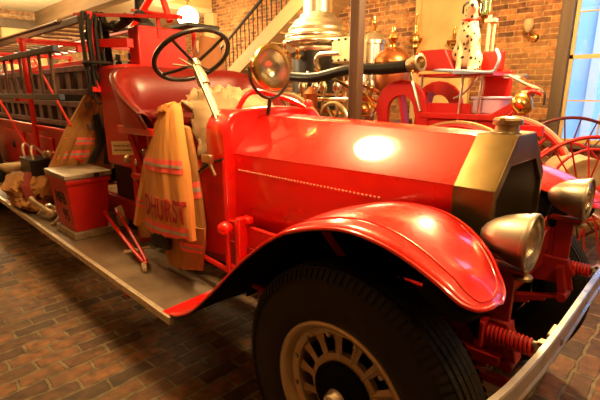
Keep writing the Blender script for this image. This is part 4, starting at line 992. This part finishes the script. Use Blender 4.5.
# ---------------------------------------------------------------- steam fire engine behind
def steamer():
    t = thing('steam_fire_engine', (-2.6, 4.3, 0), 'horse-drawn steam fire engine with nickel boiler and copper dome, behind the wooden post', 'steam fire engine')
    B = (-3.95, 4.4, 0)
    part('boiler_dome', lambda bm: lathe(bm, [(.36, 2.10), (.37, 2.12), (.37, 2.15), (.39, 2.16), (.43, 2.18), (.46, 2.21), (.46, 2.24), (.435, 2.265), (.425, 2.275), (.435, 2.295), (.425, 2.325), (.395, 2.35), (.385, 2.36), (.39, 2.38), (.375, 2.41), (.335, 2.44), (.325, 2.45), (.325, 2.47), (.29, 2.50), (.25, 2.52), (.24, 2.54), (.23, 2.57), (.20, 2.58)], B, seg=56), NICK, t, auto=60)
    part('smoke_stack', lambda bm: (lathe(bm, [(.20, 2.53), (.195, 2.60), (.195, 2.75), (.21, 2.76), (.21, 2.79), (.195, 2.80), (.195, 3.0), (.25, 3.12), (.24, 3.12)], B, seg=44)), NICK, t)
    part('boiler_barrel', lambda bm: lathe(bm, [(.34, .55), (.34, 2.12)], B, seg=48), BLACK, t)
    part('boiler_band', lambda bm: [lathe(bm, [(.342, z), (.352, z+.005), (.352, z+.035), (.342, z+.04)], B, seg=48) for z in (1.15, 1.55)], BRASSB, t)
    # gauges, fittings on the near side of the boiler
    part('steam_gauge', lambda bm: [lathe(bm, [(.075, -.03), (.085, 0), (.08, .02), (.07, .02), (0, .018)], p, (.45, -.9, 0), 24) for p in ((-4.05, 4.02, 2.16), (-4.22, 4.12, 2.12), (-3.72, 4.02, 1.52), (-3.98, 3.98, 1.50))], NICK, t)
    part('boiler_fittings', lambda bm: [lathe(bm, [(.03, 0), (.045, .03), (.02, .06), (.03, .10), (.018, .14), (0, .15)], (-4.25+i*.11, 4.03-.02*(i % 2), 2.0+.08*(i % 3)), (.1, -.3, 1), 12) for i in range(4)], BRASSB, t)
    part('steam_pipe', lambda bm: (tube(bm, smoothpts([(-3.62, 4.05, 1.88), (-3.60, 3.98, 1.96), (-3.54, 3.96, 2.02), (-3.4, 3.95, 2.03), (-3.2, 3.95, 2.03)], 6), .032, 10), tube(bm, [(-4.3, 3.97, 1.50), (-3.0, 3.9, 1.52)], .028, 10), tube(bm, smoothpts([(-3.75, 4.0, 1.85), (-3.75, 3.95, 1.6), (-3.6, 3.9, 1.35), (-3.55, 3.9, 1.0)], 5), .024, 8)), NICK, t)
    part('valve_chest', lambda bm: (box(bm, -3.34, -3.02, 3.95, 4.2, 1.92, 2.20)), mat('nickel_plate', (.78, .66, .42), .4, .6), t, bevel=.02)
    part('valve_bolts', lambda bm: [lathe(bm, [(.014, 0), (.014, .012), (0, .016)], (-3.32+i*.094, 3.95, z), (0, -1, 0), 8) for i in range(4) for z in (1.95, 2.17)], DARK, t)
    # pump cylinders
    for i, (x, r, z1) in enumerate(((-3.36, .13, 2.30), (-3.10, .14, 2.24))):
        c = part('pump_cylinder', lambda bm: lathe(bm, [(r, 1.6), (r, z1-.10), (r+.02, z1-.09), (r+.02, z1-.05), (r*.95, z1-.03), (r*.75, z1+.02), (.04, z1+.05), (0, z1+.05)], (x, 4.45, 0), seg=32), NICK, t)
        part('oiler', lambda bm: lathe(bm, [(.02, 0), (.02, .05), (.035, .07), (.035, .12), (.015, .14), (.015, .18), (0, .19)], (x, 4.45, z1+.04), seg=14), BRASSB, c)
    part('copper_dome', lambda bm: lathe(bm, [(.11, 1.62), (.16, 1.66), (.20, 1.75), (.205, 1.90), (.195, 2.0), (.195, 2.01), (.212, 2.015), (.212, 2.04), (.195, 2.08), (.15, 2.13), (.09, 2.17), (.03, 2.19), (0, 2.195)], (-2.80, 4.4, -.09), seg=44), COPPER, t)
    part('dome_finial', lambda bm: lathe(bm, [(.04, 2.18), (.03, 2.21), (.045, 2.24), (.06, 2.28), (.045, 2.32), (.02, 2.34), (.025, 2.38), (.012, 2.42), (0, 2.43)], (-2.80, 4.4, -.09), seg=20), BRASSB, t)
    # machinery: connecting rods, vertical columns, flywheel
    for i in range(7):
        x = -3.78+i*.17
        part('pump_column', lambda bm: lathe(bm, [(.035, .95), (.035, 1.25), (.055, 1.28), (.055, 1.36), (.022, 1.38), (.022, 1.58), (.05, 1.62), (.05, 1.68), (.03, 1.72)], (x, 3.93+.05*(i % 2), 0), seg=12), NICK if i % 2 else DNICK, t)
    part('oil_lantern', lambda bm: (lathe(bm, [(.09, 1.36), (.10, 1.39), (.07, 1.41), (.075, 1.55), (.09, 1.58), (.04, 1.63), (.02, 1.66), (0, 1.66)], (-3.50, 3.78, 0), seg=20), [bar(bm, (-3.50+.08*cos(a), 3.78+.08*sin(a), 1.38), (-3.50+.08*cos(a), 3.78+.08*sin(a), 1.59), .008) for a in [k*pi/3 for k in range(6)]]), COPPER, t)
    part('flywheel', lambda bm: (tube(bm, ring((-3.15, 3.78, 1.28), .20, (0, 1, 0), 32), .025, 8, closed=True), [bar(bm, (-3.15, 3.78, 1.28), (-3.15+.2*cos(a), 3.78, 1.28+.2*sin(a)), .02) for a in [k*pi/3 for k in range(6)]]), DNICK, t)
    part('connecting_rod', lambda bm: (bar(bm, (-3.5, 3.86, 1.86), (-2.62, 3.86, 1.50), .03), bar(bm, (-2.95, 3.84, 1.72), (-2.58, 3.84, 1.60), .025), bar(bm, (-3.8, 3.88, 1.40), (-2.7, 3.88, 1.36), .04), bar(bm, (-3.0, 3.84, 1.78), (-2.6, 3.84, 1.42), .02)), BRASSB, t)
    part('hand_wheel', lambda bm: (tube(bm, ring((-2.73, 3.78, 1.42), .07, (.3, -1, 0), 24), .016, 8, closed=True), lathe(bm, [(.04, -.02), (.04, .02), (.02, .03), (0, .03)], (-2.73, 3.78, 1.42), (.3, -1, 0), 14)), BRASSB, t)
    part('pump_body', lambda bm: (box(bm, -3.6, -2.6, 4.05, 4.6, .80, 1.30), lathe(bm, [(.12, 0), (.12, .08), (.09, .1), (0, .1)], (-3.2, 4.05, 1.1), (0, -1, 0), 24), lathe(bm, [(.10, 0), (.10, .08), (.07, .1), (0, .1)], (-2.85, 4.05, 1.1), (0, -1, 0), 24)), DNICK, t, bevel=.02)
    # crane-neck frame: two red arches
    for y in (3.84, 4.62):
        def arch(bm):
            out = [(-2.60, .75), (-2.58, 1.35)]+[(-2.31+.29*cos(a), 1.43+.29*sin(a)) for a in [pi-k*pi/10 for k in range(11)]]+[(-2.0, 1.28), (-1.2, 1.28), (-1.2, 1.18), (-2.10, 1.18)]
            inn = [(-2.15, 1.40)]+[(-2.31+.15*cos(a), 1.42+.15*sin(a)) for a in [k*pi/10 for k in range(11)]]+[(-2.46, 1.35), (-2.47, .75)]
            prism(bm, out+inn, 1, y-.025, y+.025)
        part('crane_neck_frame', arch, CRIM, t, smooth=False, bevel=.004)
    part('frame_brace', lambda bm: (bar(bm, (-2.36, 3.9, 1.62), (-2.24, 3.9, 1.05), .10, .03), bar(bm, (-2.2, 4.2, 1.60), (-2.3, 4.2, 1.0), .14, .03)), CRIM, t)
    part('frame_beam', lambda bm: (box(bm, -4.6, -1.2, 3.85, 3.92, .95, 1.05), box(bm, -4.6, -1.2, 4.55, 4.62, .95, 1.05), box(bm, -1.7, -1.6, 3.85, 4.62, .95, 1.05)), CRIM, t, smooth=False)
    # driver's seat
    part('seat_box', lambda bm: prism(bm, [(-2.15, 1.98), (-1.90, 1.98), (-1.80, 1.80), (-2.12, 1.80)], 1, 3.84, 4.45), CRIM, t, smooth=False, bevel=.01)
    part('seat_back_panel', lambda bm: (box(bm, -1.66, -1.46, 4.1, 4.14, 1.78, 1.96), box(bm, -1.70, -1.44, 4.30, 4.34, 1.38, 1.80)), REDB, t, smooth=False, bevel=.02)
    part('seat_rail', lambda bm: (tube(bm, smoothpts([(-2.0, 3.86, 1.80), (-1.72, 3.8, 1.78), (-1.45, 3.8, 1.765), (-1.41, 3.8, 1.80), (-1.40, 3.82, 1.88), (-1.46, 3.9, 1.95)], 5), .014, 8), box(bm, -1.78, -1.44, 3.79, 3.85, 1.755, 1.78)), mat('pale_blue_enamel', (.32, .46, .70), .3), t)
    part('seat_board', lambda bm: box(bm, -2.15, -1.45, 3.85, 4.45, 1.74, 1.765), CRIM, t, smooth=False)
    def legs(bm):
        for x in (-2.12, -1.72, -1.55):
            tube(bm, [(x, 3.84, 1.28), (x+.02, 3.84, 1.76)], .012, 8)
        tube(bm, [(-2.22, 3.80, 1.80), (-2.08, 3.80, 1.42)], .016, 8); tube(bm, smoothpts([(-1.6, 3.9, 1.74), (-1.70, 3.9, 1.60), (-1.80, 3.9, 1.54)], 4), .012, 8)
    part('seat_irons', legs, STEEL, t)
    part('body_panel', lambda bm: (box(bm, -2.1, -1.62, 3.86, 3.90, 1.26, 1.50), box(bm, -2.1, -1.2, 3.84, 3.88, 1.24, 1.36)), CRIM, t, smooth=False, bevel=.005)
    # footboard curving up to the right, dash and its tip
    part('footboard', lambda bm: prism(bm, [(-2.1, 1.36), (-1.38, 1.36), (-1.24, 1.44), (-1.10, 1.62), (-1.14, 1.66), (-1.28, 1.50), (-1.42, 1.41), (-2.1, 1.41)], 1, 3.80, 3.98), CRIM, t, smooth=False, bevel=.006)
    part('dash_handrail', lambda bm: (tube(bm, [(-1.35, 3.84, 1.73), (-1.16, 3.8, 1.725)], .016, 8), tube(bm, smoothpts([(-1.30, 3.8, 1.73), (-1.15, 3.78, 1.66), (-1.02, 3.78, 1.60), (-1.01, 3.8, 1.50)], 5), .011, 8), tube(bm, [(-1.18, 3.78, 1.60), (-1.04, 3.78, 1.60)], .018, 8)), STEEL, t)
    part('front_bell', lambda bm: lathe(bm, [(0, -.10), (.03, -.095), (.06, -.07), (.078, -.02), (.08, .02), (.065, .06), (.03, .085), (.015, .10), (0, .11)], (-1.15, 3.72, 1.51), (-.5, .2, .8), 32), BRASSB, t)
    part('bell_bracket', lambda bm: tube(bm, smoothpts([(-1.28, 3.78, 1.38), (-1.18, 3.74, 1.48), (-1.10, 3.72, 1.60), (-1.02, 3.74, 1.58)], 5), .014, 8), CRIM, t)
    # wheels
    for x, y, r in ((-1.60, 3.62, .68), (-1.60, 4.85, .68), (-3.9, 3.7, .80), (-3.9, 5.05, .80)):
        w = part('carriage_wheel', lambda bm: tube(bm, ring((x, y, r), r-.045, (0, 1, 0), 56), .035, 8, closed=True), CRIM, t)
        part('wheel_tire', lambda bm: lathe(bm, [(r-.02, -.03), (r, -.03), (r, .03), (r-.02, .03)], (x, y, r), (0, 1, 0), 64, cap=False), mat('tan_tire%d' % int(x*-10+y*100), (.5, .34, .16), .5), w)
        part('wheel_hub', lambda bm: lathe(bm, [(.05, -.14), (.09, -.1), (.10, .1), (.05, .14), (0, .14)], (x, y, r), (0, 1, 0), 20), CRIM, w)
        bm = nb()
        for k in range(14):
            a = 2*pi*k/14; tube(bm, [(x+.08*cos(a), y, r+.08*sin(a)), (x+(r-.06)*cos(a), y, r+(r-.06)*sin(a))], .018, 6)
        o = obj('spokes', bm, CRIM, w)
    part('front_axle', lambda bm: box(bm, -1.64, -1.56, 3.6, 4.9, .65, .72), CRIM, t, smooth=False)
    part('white_hand_rail', lambda bm: (tube(bm, [(-1.66, 4.2, 1.78), (-1.66, 4.2, 2.28)], .018, 8), tube(bm, [(-1.62, 4.22, 1.78), (-1.62, 4.22, 2.2)], .014, 8), box(bm, -1.70, -1.56, 4.18, 4.24, 1.93, 1.95), box(bm, -1.70, -1.60, 4.18, 4.24, 2.22, 2.25)), mat('pink_white_enamel', (.75, .35, .25), .4), t)
    # crate beneath the seat
    c = thing('plastic_crate', (-1.62, 4.0, 1.28), 'pale lavender plastic crate under the red carriage seat', 'crate')
    part('crate_body', lambda bm: box(bm, -1.62, -1.38, 3.90, 4.15, 1.41, 1.54), LAV, c, bevel=.015)
    part('rim', lambda bm: box(bm, -1.635, -1.365, 3.885, 4.165, 1.54, 1.56), LAV, c, bevel=.005)
    # suction hose with brass coupling
    h = thing('suction_hose', (-2.6, 3.6, 1.8), 'thick black suction hose with a brass coupling slung along the steam engine', 'hose')
    part('hose', lambda bm: tube(bm, smoothpts([(-4.0, 3.72, 1.80), (-3.65, 3.66, 1.77), (-3.25, 3.6, 1.755), (-2.8, 3.6, 1.82), (-2.4, 3.6, 1.815), (-2.13, 3.6, 1.83)], 8), .055, 14), HOSE, h)
    part('coupling', lambda bm: lathe(bm, [(.05, -.06), (.055, -.03), (.065, -.02), (.065, .03), (.078, .035), (.078, .10), (.07, .105), (.055, .105), (.05, .05), (0, .05)], (-2.08, 3.6, 1.84), (1, -.25, .14), 30), DNICK, h)
    part('coupling_lugs', lambda bm: [lathe(bm, [(.012, 0), (.012, .02), (0, .024)], Vector((-2.02, 3.585, 1.85))+Vector((.02*sin(a), .078*cos(a), .078*sin(a))), (0, cos(a), sin(a)), 8) for a in [k*pi/3 for k in range(6)]], BRASSB, h)
    part('hose_strap', lambda bm: lathe(bm, [(.052, -.02), (.055, 0), (.052, .02)], (-2.75, 3.6, 1.82), (1, 0, 0), 20), DARK, h)
steamer()

def dog():
    t = thing('dalmatian_figure', (-1.75, 3.98, 1.77), 'cream spotted dalmatian dog figure with red collar sitting on the steam engine seat', 'dog figure')
    bm = nb()
    X, Y, Z = -1.74, 3.97, 1.77
    V = {}
    def v(n, x, y, z, r): V[n] = (bm.verts.new((X+x, Y+y, Z+z)), r)
    v('pel', -.03, .05, .10, .10); v('belly', -.01, .03, .24, .098); v('chest', .01, -.01, .36, .088); v('neck', .01, -.01, .46, .055)
    v('head', .02, -.03, .56, .062); v('muz', .06, -.11, .545, .034); v('nose', .075, -.15, .54, .024); v('top', .01, -.0, .60, .045)
    for s, n in ((-1, 'l'), (1, 'r')):
        v('fs'+n, .01+s*.055, -.04, .30, .05); v('fk'+n, .02+s*.055, -.08, .15, .030); v('ff'+n, .02+s*.055, -.09, .03, .026); v('fp'+n, .03+s*.055, -.13, .018, .024)
        v('hk'+n, s*.11, -.03, .12, .062); v('hf'+n, s*.11, -.05, .035, .034); v('hp'+n, .01+s*.11, -.12, .02, .026)
    v('tail1', -.05, .15, .05, .025); v('tail2', -.12, .20, .03, .015)
    E = [('pel', 'belly'), ('belly', 'chest'), ('chest', 'neck'), ('neck', 'head'), ('head', 'muz'), ('muz', 'nose'), ('head', 'top'), ('pel', 'tail1'), ('tail1', 'tail2')]
    for n in 'lr': E += [('chest', 'fs'+n), ('fs'+n, 'fk'+n), ('fk'+n, 'ff'+n), ('ff'+n, 'fp'+n), ('pel', 'hk'+n), ('hk'+n, 'hf'+n), ('hf'+n, 'hp'+n)]
    bm.verts.ensure_lookup_table()
    for a, b in E: bm.edges.new((V[a][0], V[b][0]))
    bm.verts.index_update(); rad = {vv.index: r for vv, r in V.values()}; root = V['pel'][0].index
    off = rootloc(t); bmesh.ops.translate(bm, verts=bm.verts, vec=-off)
    me = bpy.data.meshes.new('dog_body'); bm.to_mesh(me); bm.free()
    o = bpy.data.objects.new('dog_body', me); COL.objects.link(o); o.parent = t
    sk = o.modifiers.new('skin', 'SKIN'); sk.use_smooth_shade = True
    sv = me.skin_vertices[0].data if me.skin_vertices else None
    if sv is None:
        me.attributes  # pragma
    for i, r in rad.items():
        me.skin_vertices[0].data[i].radius = (r, r); me.skin_vertices[0].data[i].use_root = (i == root)
    o.modifiers.new('sub', 'SUBSURF').render_levels = 2; o.modifiers['sub'].levels = 2
    # spotted coat
    m = bpy.data.materials.new('spotted_fur'); m.use_nodes = True; nt = m.node_tree; b = nt.nodes['Principled BSDF']; b.inputs['Roughness'].default_value = .8
    tc = nt.nodes.new('ShaderNodeTexCoord'); vo = nt.nodes.new('ShaderNodeTexVoronoi'); vo.inputs['Scale'].default_value = 19
    r = nt.nodes.new('ShaderNodeValToRGB'); r.color_ramp.elements[0].position = .25; r.color_ramp.elements[1].position = .29
    r.color_ramp.elements[0].color = (.02, .012, .01, 1); r.color_ramp.elements[1].color = (.72, .55, .33, 1)
    nt.links.new(tc.outputs['Object'], vo.inputs['Vector']); nt.links.new(vo.outputs['Distance'], r.inputs['Fac']); nt.links.new(r.outputs['Color'], b.inputs['Base Color'])
    me.materials.append(m)
    part('collar', lambda bm: tube(bm, ring((X+.01, Y-.012, Z+.455), .062, (0, -.2, 1), 24), .013, 8, closed=True), REDB, t)
    for s in (-1, 1):
        part('ear', lambda bm: grid(bm, [[(X+.01+s*.05, Y+.01, Z+.61), (X+.03+s*.05, Y-.04, Z+.61)], [(X+s*.085, Y+.02, Z+.57), (X+.03+s*.085, Y-.04, Z+.57)], [(X+.01+s*.082, Y+.0, Z+.51), (X+.02+s*.082, Y-.03, Z+.515)]]), FURB, t, solid=.014)
        part('eye', lambda bm: lathe(bm, [(0, 0), (.009, .003), (.007, .009), (0, .012)], (X+.035+s*.03, Y-.082, Z+.578), (0, -1, 0), 10), BLACK, t)
    part('nose', lambda bm: lathe(bm, [(0, -.01), (.016, -.004), (.014, .01), (0, .014)], (X+.08, Y-.172, Z+.545), (.4, -1, 0), 12), BLACK, t)
dog()

# ---------------------------------------------------------------- hose cart with tall red wheels at right
def cart():
    t = thing('hose_cart', (-.5, 5.1, 0), 'spidery red hose cart with tall thin-spoked wheels beneath the window', 'hose cart')
    AX = Vector((-.58, .81, 0)).normalized()
    def wheel2(x, y, r, m):
        w = part('cart_wheel', lambda bm: tube(bm, ring((x, y, r), r-.016, AX, 64), .017, 8, closed=True), m, t)
        part('wheel_hub', lambda bm: lathe(bm, [(.03, -.12), (.05, -.08), (.055, .08), (.03, .12), (0, .12)], (x, y, r), AX, 16), m, w)
        rg = ring((x, y, r), r-.02, AX, 26); rh = ring((x, y, r), .05, AX, 26)
        for k in range(26): part('spoke', lambda bm: tube(bm, [rh[k]+AX*(.07 if k % 2 else -.07), rg[(k+1) % 26]], .0075, 6), m, w)
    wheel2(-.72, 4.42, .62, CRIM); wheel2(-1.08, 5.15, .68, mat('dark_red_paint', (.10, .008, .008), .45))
    c = Vector((-.72, 4.42, .62)); e = Vector((-1.08, 5.15, .68)); md = (c+e)/2
    part('axle', lambda bm: tube(bm, [c, e], .025, 8), CRIM, t)
    part('hose_drum', lambda bm: (lathe(bm, [(.22, -.24), (.24, -.23), (.24, .23), (.22, .24)], md+Vector((0, 0, .12)), AX, 36)), CREAM, t)
    for k in (-1, 1):
        part('drum_flange', lambda bm: tube(bm, ring(md+AX*.26*k+Vector((0, 0, .12)), .33, AX, 36), .013, 8, closed=True), CRIM, t)
        part('shaft', lambda bm: tube(bm, smoothpts([md+AX*.2*k, md+AX*.2*k+Vector((.6, .4, .2)), md+AX*.1*k+Vector((1.3, .8, .35))], 5), .02, 8), CRIM, t)
cart()

# ---------------------------------------------------------------- wall fittings
def sconce(x, z):
    t = thing('wall_sconce', (x, 5.97, z), 'brass wall sconce with frosted glass shade on the brick wall left of the window', 'wall lamp')
    part('backplate', lambda bm: lathe(bm, [(.055, 0), (.055, .012), (.035, .03), (.03, .05), (0, .055)], (x, 6.0, z), (0, -1, 0), 24), BRASSB, t)
    part('arm', lambda bm: tube(bm, smoothpts([(x, 5.96, z), (x-.01, 5.87, z-.01), (x-.03, 5.84, z+.06)], 5), .010, 8), BRASSB, t)
    part('glass_shade', lambda bm: lathe(bm, [(.02, 0), (.045, .03), (.06, .08), (.05, .13), (.035, .15)], (x-.04, 5.84, z+.05), seg=24, cap=False), mat('frosted_glass', (.6, .42, .22), .5, trans=.3), t, label='frosted glass shade')
sconce(-1.80, 2.25)

def hang(x, z0, z1, name, label, m, m2):
    t = thing(name, (x, 5.88, z1), label, 'torch', 'brass torches on the cream panel')
    h = z1-z0
    part('rod', lambda bm: (tube(bm, [(x, 5.88, z0+h*.55), (x, 5.88, z1)], .012, 8), tube(bm, [(x, 5.88, z1), (x, 5.97, z1)], .01, 6)), m, t)
    part('torch_body', lambda bm: lathe(bm, [(0, 0), (.02, .01), (.025, h*.28), (.05, h*.34), (.04, h*.40), (.06, h*.46), (.045, h*.52), (.055, h*.58), (.02, h*.63), (.03, h*.8), (.02, h*.82)], (x, 5.88, z0), seg=20), m2, t)
    part('side_cup', lambda bm: [lathe(bm, [(.01, 0), (.03, .03), (.035, .07)], (x+s*.07, 5.88, z0+h*.42), seg=12) for s in (-1, 1)], m2, t)
hang(-3.36, 2.0, 2.68, 'brass_torch', 'ornate brass parade torch hanging on the cream panel, left of the dalmatian', BRASSB, BRASSB)
hang(-2.78, 2.05, 2.45, 'brass_torch', 'short polished brass torch on the cream panel just beside the dalmatian', BRASSB, BRASSB)
def glantern():
    x = -2.37
    t = thing('glass_lantern', (x, 5.8, 2.55), 'narrow green-tinged glass lantern with brass tip hanging high on the brick wall', 'lantern')
    part('glass', lambda bm: lathe(bm, [(.03, 2.55), (.06, 2.6), (.075, 2.95), (.05, 3.05)], (x, 5.8, 0), seg=6), mat('green_glass', (.35, .5, .25), .1, 0, trans=.4), t, smooth=False)
    part('brass_base', lambda bm: lathe(bm, [(0, 2.44), (.02, 2.46), (.03, 2.5), (.06, 2.54), (.035, 2.56)], (x, 5.8, 0), seg=14), BRASSB, t)
    part('frame_bar', lambda bm: [tube(bm, [(x+.06*cos(a), 5.8+.06*sin(a), 2.58), (x+.078*cos(a), 5.8+.078*sin(a), 2.95)], .006, 6) for a in [k*pi/3 for k in range(6)]], BRASSB, t)
    part('bracket', lambda bm: tube(bm, [(x, 5.8, 3.05), (x, 5.8, 3.2), (x, 5.97, 3.2)], .01, 6), BRASSB, t)
glantern()

# ---------------------------------------------------------------- lamps
LAMPM = mat('lit_globe', (1, .9, .7), .4, emit=((1, .62, .25), 14))
def pendant(x, y, z, label, power, r=.13, col=(1, .56, .20)):
    t = thing('pendant_lamp', (x, y, 3.3), label, 'ceiling lamp', 'globe lamps hanging from the ceiling')
    part('cord', lambda bm: tube(bm, [(x, y, z+r), (x, y, 3.3)], .008, 6), BLACK, t)
    part('canopy', lambda bm: lathe(bm, [(.06, 0), (.05, -.03), (.01, -.04)], (x, y, 3.3), seg=20), BRASSB, t)
    part('globe', lambda bm: lathe(bm, [(0, -r)]+[(r*cos(a), r*sin(a)) for a in [-pi/2+k*pi/12 for k in range(1, 12)]]+[(0, r)], (x, y, z), seg=28), LAMPM, t)
    l = bpy.data.lights.new('lamp_light', 'POINT'); l.energy = power; l.color = col; l.shadow_soft_size = r*1.1
    o = bpy.data.objects.new('lamp_light', l); COL.objects.link(o); o.location = (x, y, z-r*1.4)
LC = (1, .65, .29)
pendant(-7.6, 4.75, 2.98, 'glowing globe lamp hanging far behind the steering wheel', 160, .2, (1, .66, .3))
pendant(-1.76, 1.32, 3.0, 'globe lamp hanging above the driver seat', 135, .21, LC)
pendant(-5.3, 1.25, 2.95, 'unseen globe lamp over the brick floor beside the ladder rack', 120, .13, LC)  # lamp out of view, set so the running board shades the floor
pendant(-1.2, 3.9, 3.05, 'unseen globe lamp added above the hose cart', 270, .13, (1, .66, .3))  # lamp added out of view to brighten the cart and brick wall
pendant(-4.4, 4.0, 3.05, 'unseen globe lamp added above the steam engine boiler', 150, .13, (1, .66, .3))  # lamp added out of view to light the boiler
pendant(-8.9, 1.6, 2.7, 'unseen globe lamp added near the far end of the ladder rack', 380, .13, (1, .76, .42))  # kept outside the frame, added to brighten the far ceiling
pendant(.5, 1.5, 3.0, 'unseen globe lamp added in front of the fire engine', 60, .13, LC)  # fill lamp added out of view for the engine front
for n, x in enumerate((-.8, 1.35)):  # daylight area lamps, the second for the added window out of view
    l = bpy.data.lights.new('skylight', 'AREA'); l.shape = 'RECTANGLE'; l.size = 1.4; l.size_y = 2.2; l.energy = 420; l.color = (.55, .75, 1)
    o = bpy.data.objects.new('skylight', l); COL.objects.link(o); o.location = (x, 9, 6.2); o.rotation_euler = (Vector((x, 6.1, 2))-o.location).to_track_quat('-Z', 'Y').to_euler()

w = bpy.data.worlds.new('World'); S.world = w; w.use_nodes = True
bg = w.node_tree.nodes['Background']; bg.inputs['Color'].default_value = (.50, .72, 1, 1); bg.inputs['Strength'].default_value = 1.7

# every countable piece of a repeated fitting becomes a part of its own
def split_pass():
    names = {'side_skirt': 'side_skirt', 'frame_apron': 'frame_apron', 'seat_irons': 'seat_iron', 'wheel_nuts': 'wheel_nut', 'fender_stay': 'fender_stay', 'clamp': 'clamp', 'boiler_band': 'boiler_band',
             'steam_gauge': 'steam_gauge', 'boiler_fittings': 'boiler_fitting', 'steam_pipe': 'steam_pipe', 'connecting_rod': 'connecting_rod', 'brace_rod': 'brace_rod', 'overhead_rail': 'overhead_rail', 'board_hanger': 'board_hanger',
             'gauge': 'gauge', 'deck_fittings': 'deck_fitting', 'drive_fittings': 'drive_fitting', 'radius_rod': 'radius_rod', 'valve_bolts': 'valve_bolt', 'coupling_lugs': 'coupling_lug', 'side_cup': 'cup', 'frame_bar': 'frame_bar',
             'step_rod': 'step_rod', 'frame_brace': 'frame_brace', 'frame_beam': 'frame_beam', 'hand_rail': 'hand_rail', 'monitor_frame': 'monitor_bar', 'cap_lug': 'cap_lug', 'hinge_seam': 'hinge_seam', 'seat_support': 'seat_support',
             'front_axle': 'front_axle', 'wheel_spokes': 'wheel_spoke', 'throttle_lever': 'throttle_lever', 'spokes': 'spoke', 'dash_handrail': 'dash_handrail', 'seat_back_panel': 'seat_back_panel', 'body_panel': 'body_panel',
             'body_front_panel': 'body_front_panel', 'pump_body': 'pump_body', 'white_hand_rail': 'hand_rail', 'body_side': 'body_side_rail'}
    for o in list(COL.objects):
        if o.type != 'MESH': continue
        base = o.name.split('.')[0]
        if base not in names or len(o.data.polygons) > 20000: continue
        bm = nb(); bm.from_mesh(o.data); bm.verts.ensure_lookup_table()
        seen = set(); isl = []
        for v in bm.verts:
            if v.index in seen: continue
            st = [v]; cur = set([v.index]); seen.add(v.index)
            while st:
                q = st.pop()
                for e in q.link_edges:
                    w2 = e.other_vert(q)
                    if w2.index not in seen: seen.add(w2.index); cur.add(w2.index); st.append(w2)
            isl.append(cur)
        if len(isl) < 2 or len(isl) > 60: bm.free(); continue
        for cur in isl:
            b2 = bm.copy(); b2.verts.ensure_lookup_table()
            bmesh.ops.delete(b2, geom=[v for v in b2.verts if v.index not in cur], context='VERTS')
            me = bpy.data.meshes.new(names[base]); b2.to_mesh(me); b2.free()
            for mm in o.data.materials: me.materials.append(mm)
            c = o.copy(); c.data = me; c.name = names[base]; COL.objects.link(c)
        bm.free(); bpy.data.objects.remove(o)
split_pass()

# ---------------------------------------------------------------- camera
cam = bpy.data.cameras.new('Camera'); co = bpy.data.objects.new('Camera', cam); COL.objects.link(co)
cam.sensor_width = 36; cam.lens = 36*424/600; cam.clip_start = .05; cam.clip_end = 100
a = R(45.8); p = math.atan(108/424)
d = Vector((-cos(a)*cos(p), sin(a)*cos(p), -sin(p)))
co.location = (0, 0, 1.6); co.rotation_euler = d.to_track_quat('-Z', 'Y').to_euler()
S.camera = co
S.view_settings.view_transform = 'Standard'; S.view_settings.look = 'None'; S.view_settings.gamma = 1; S.view_settings.use_curve_mapping = False
S.view_settings.exposure = 0.38
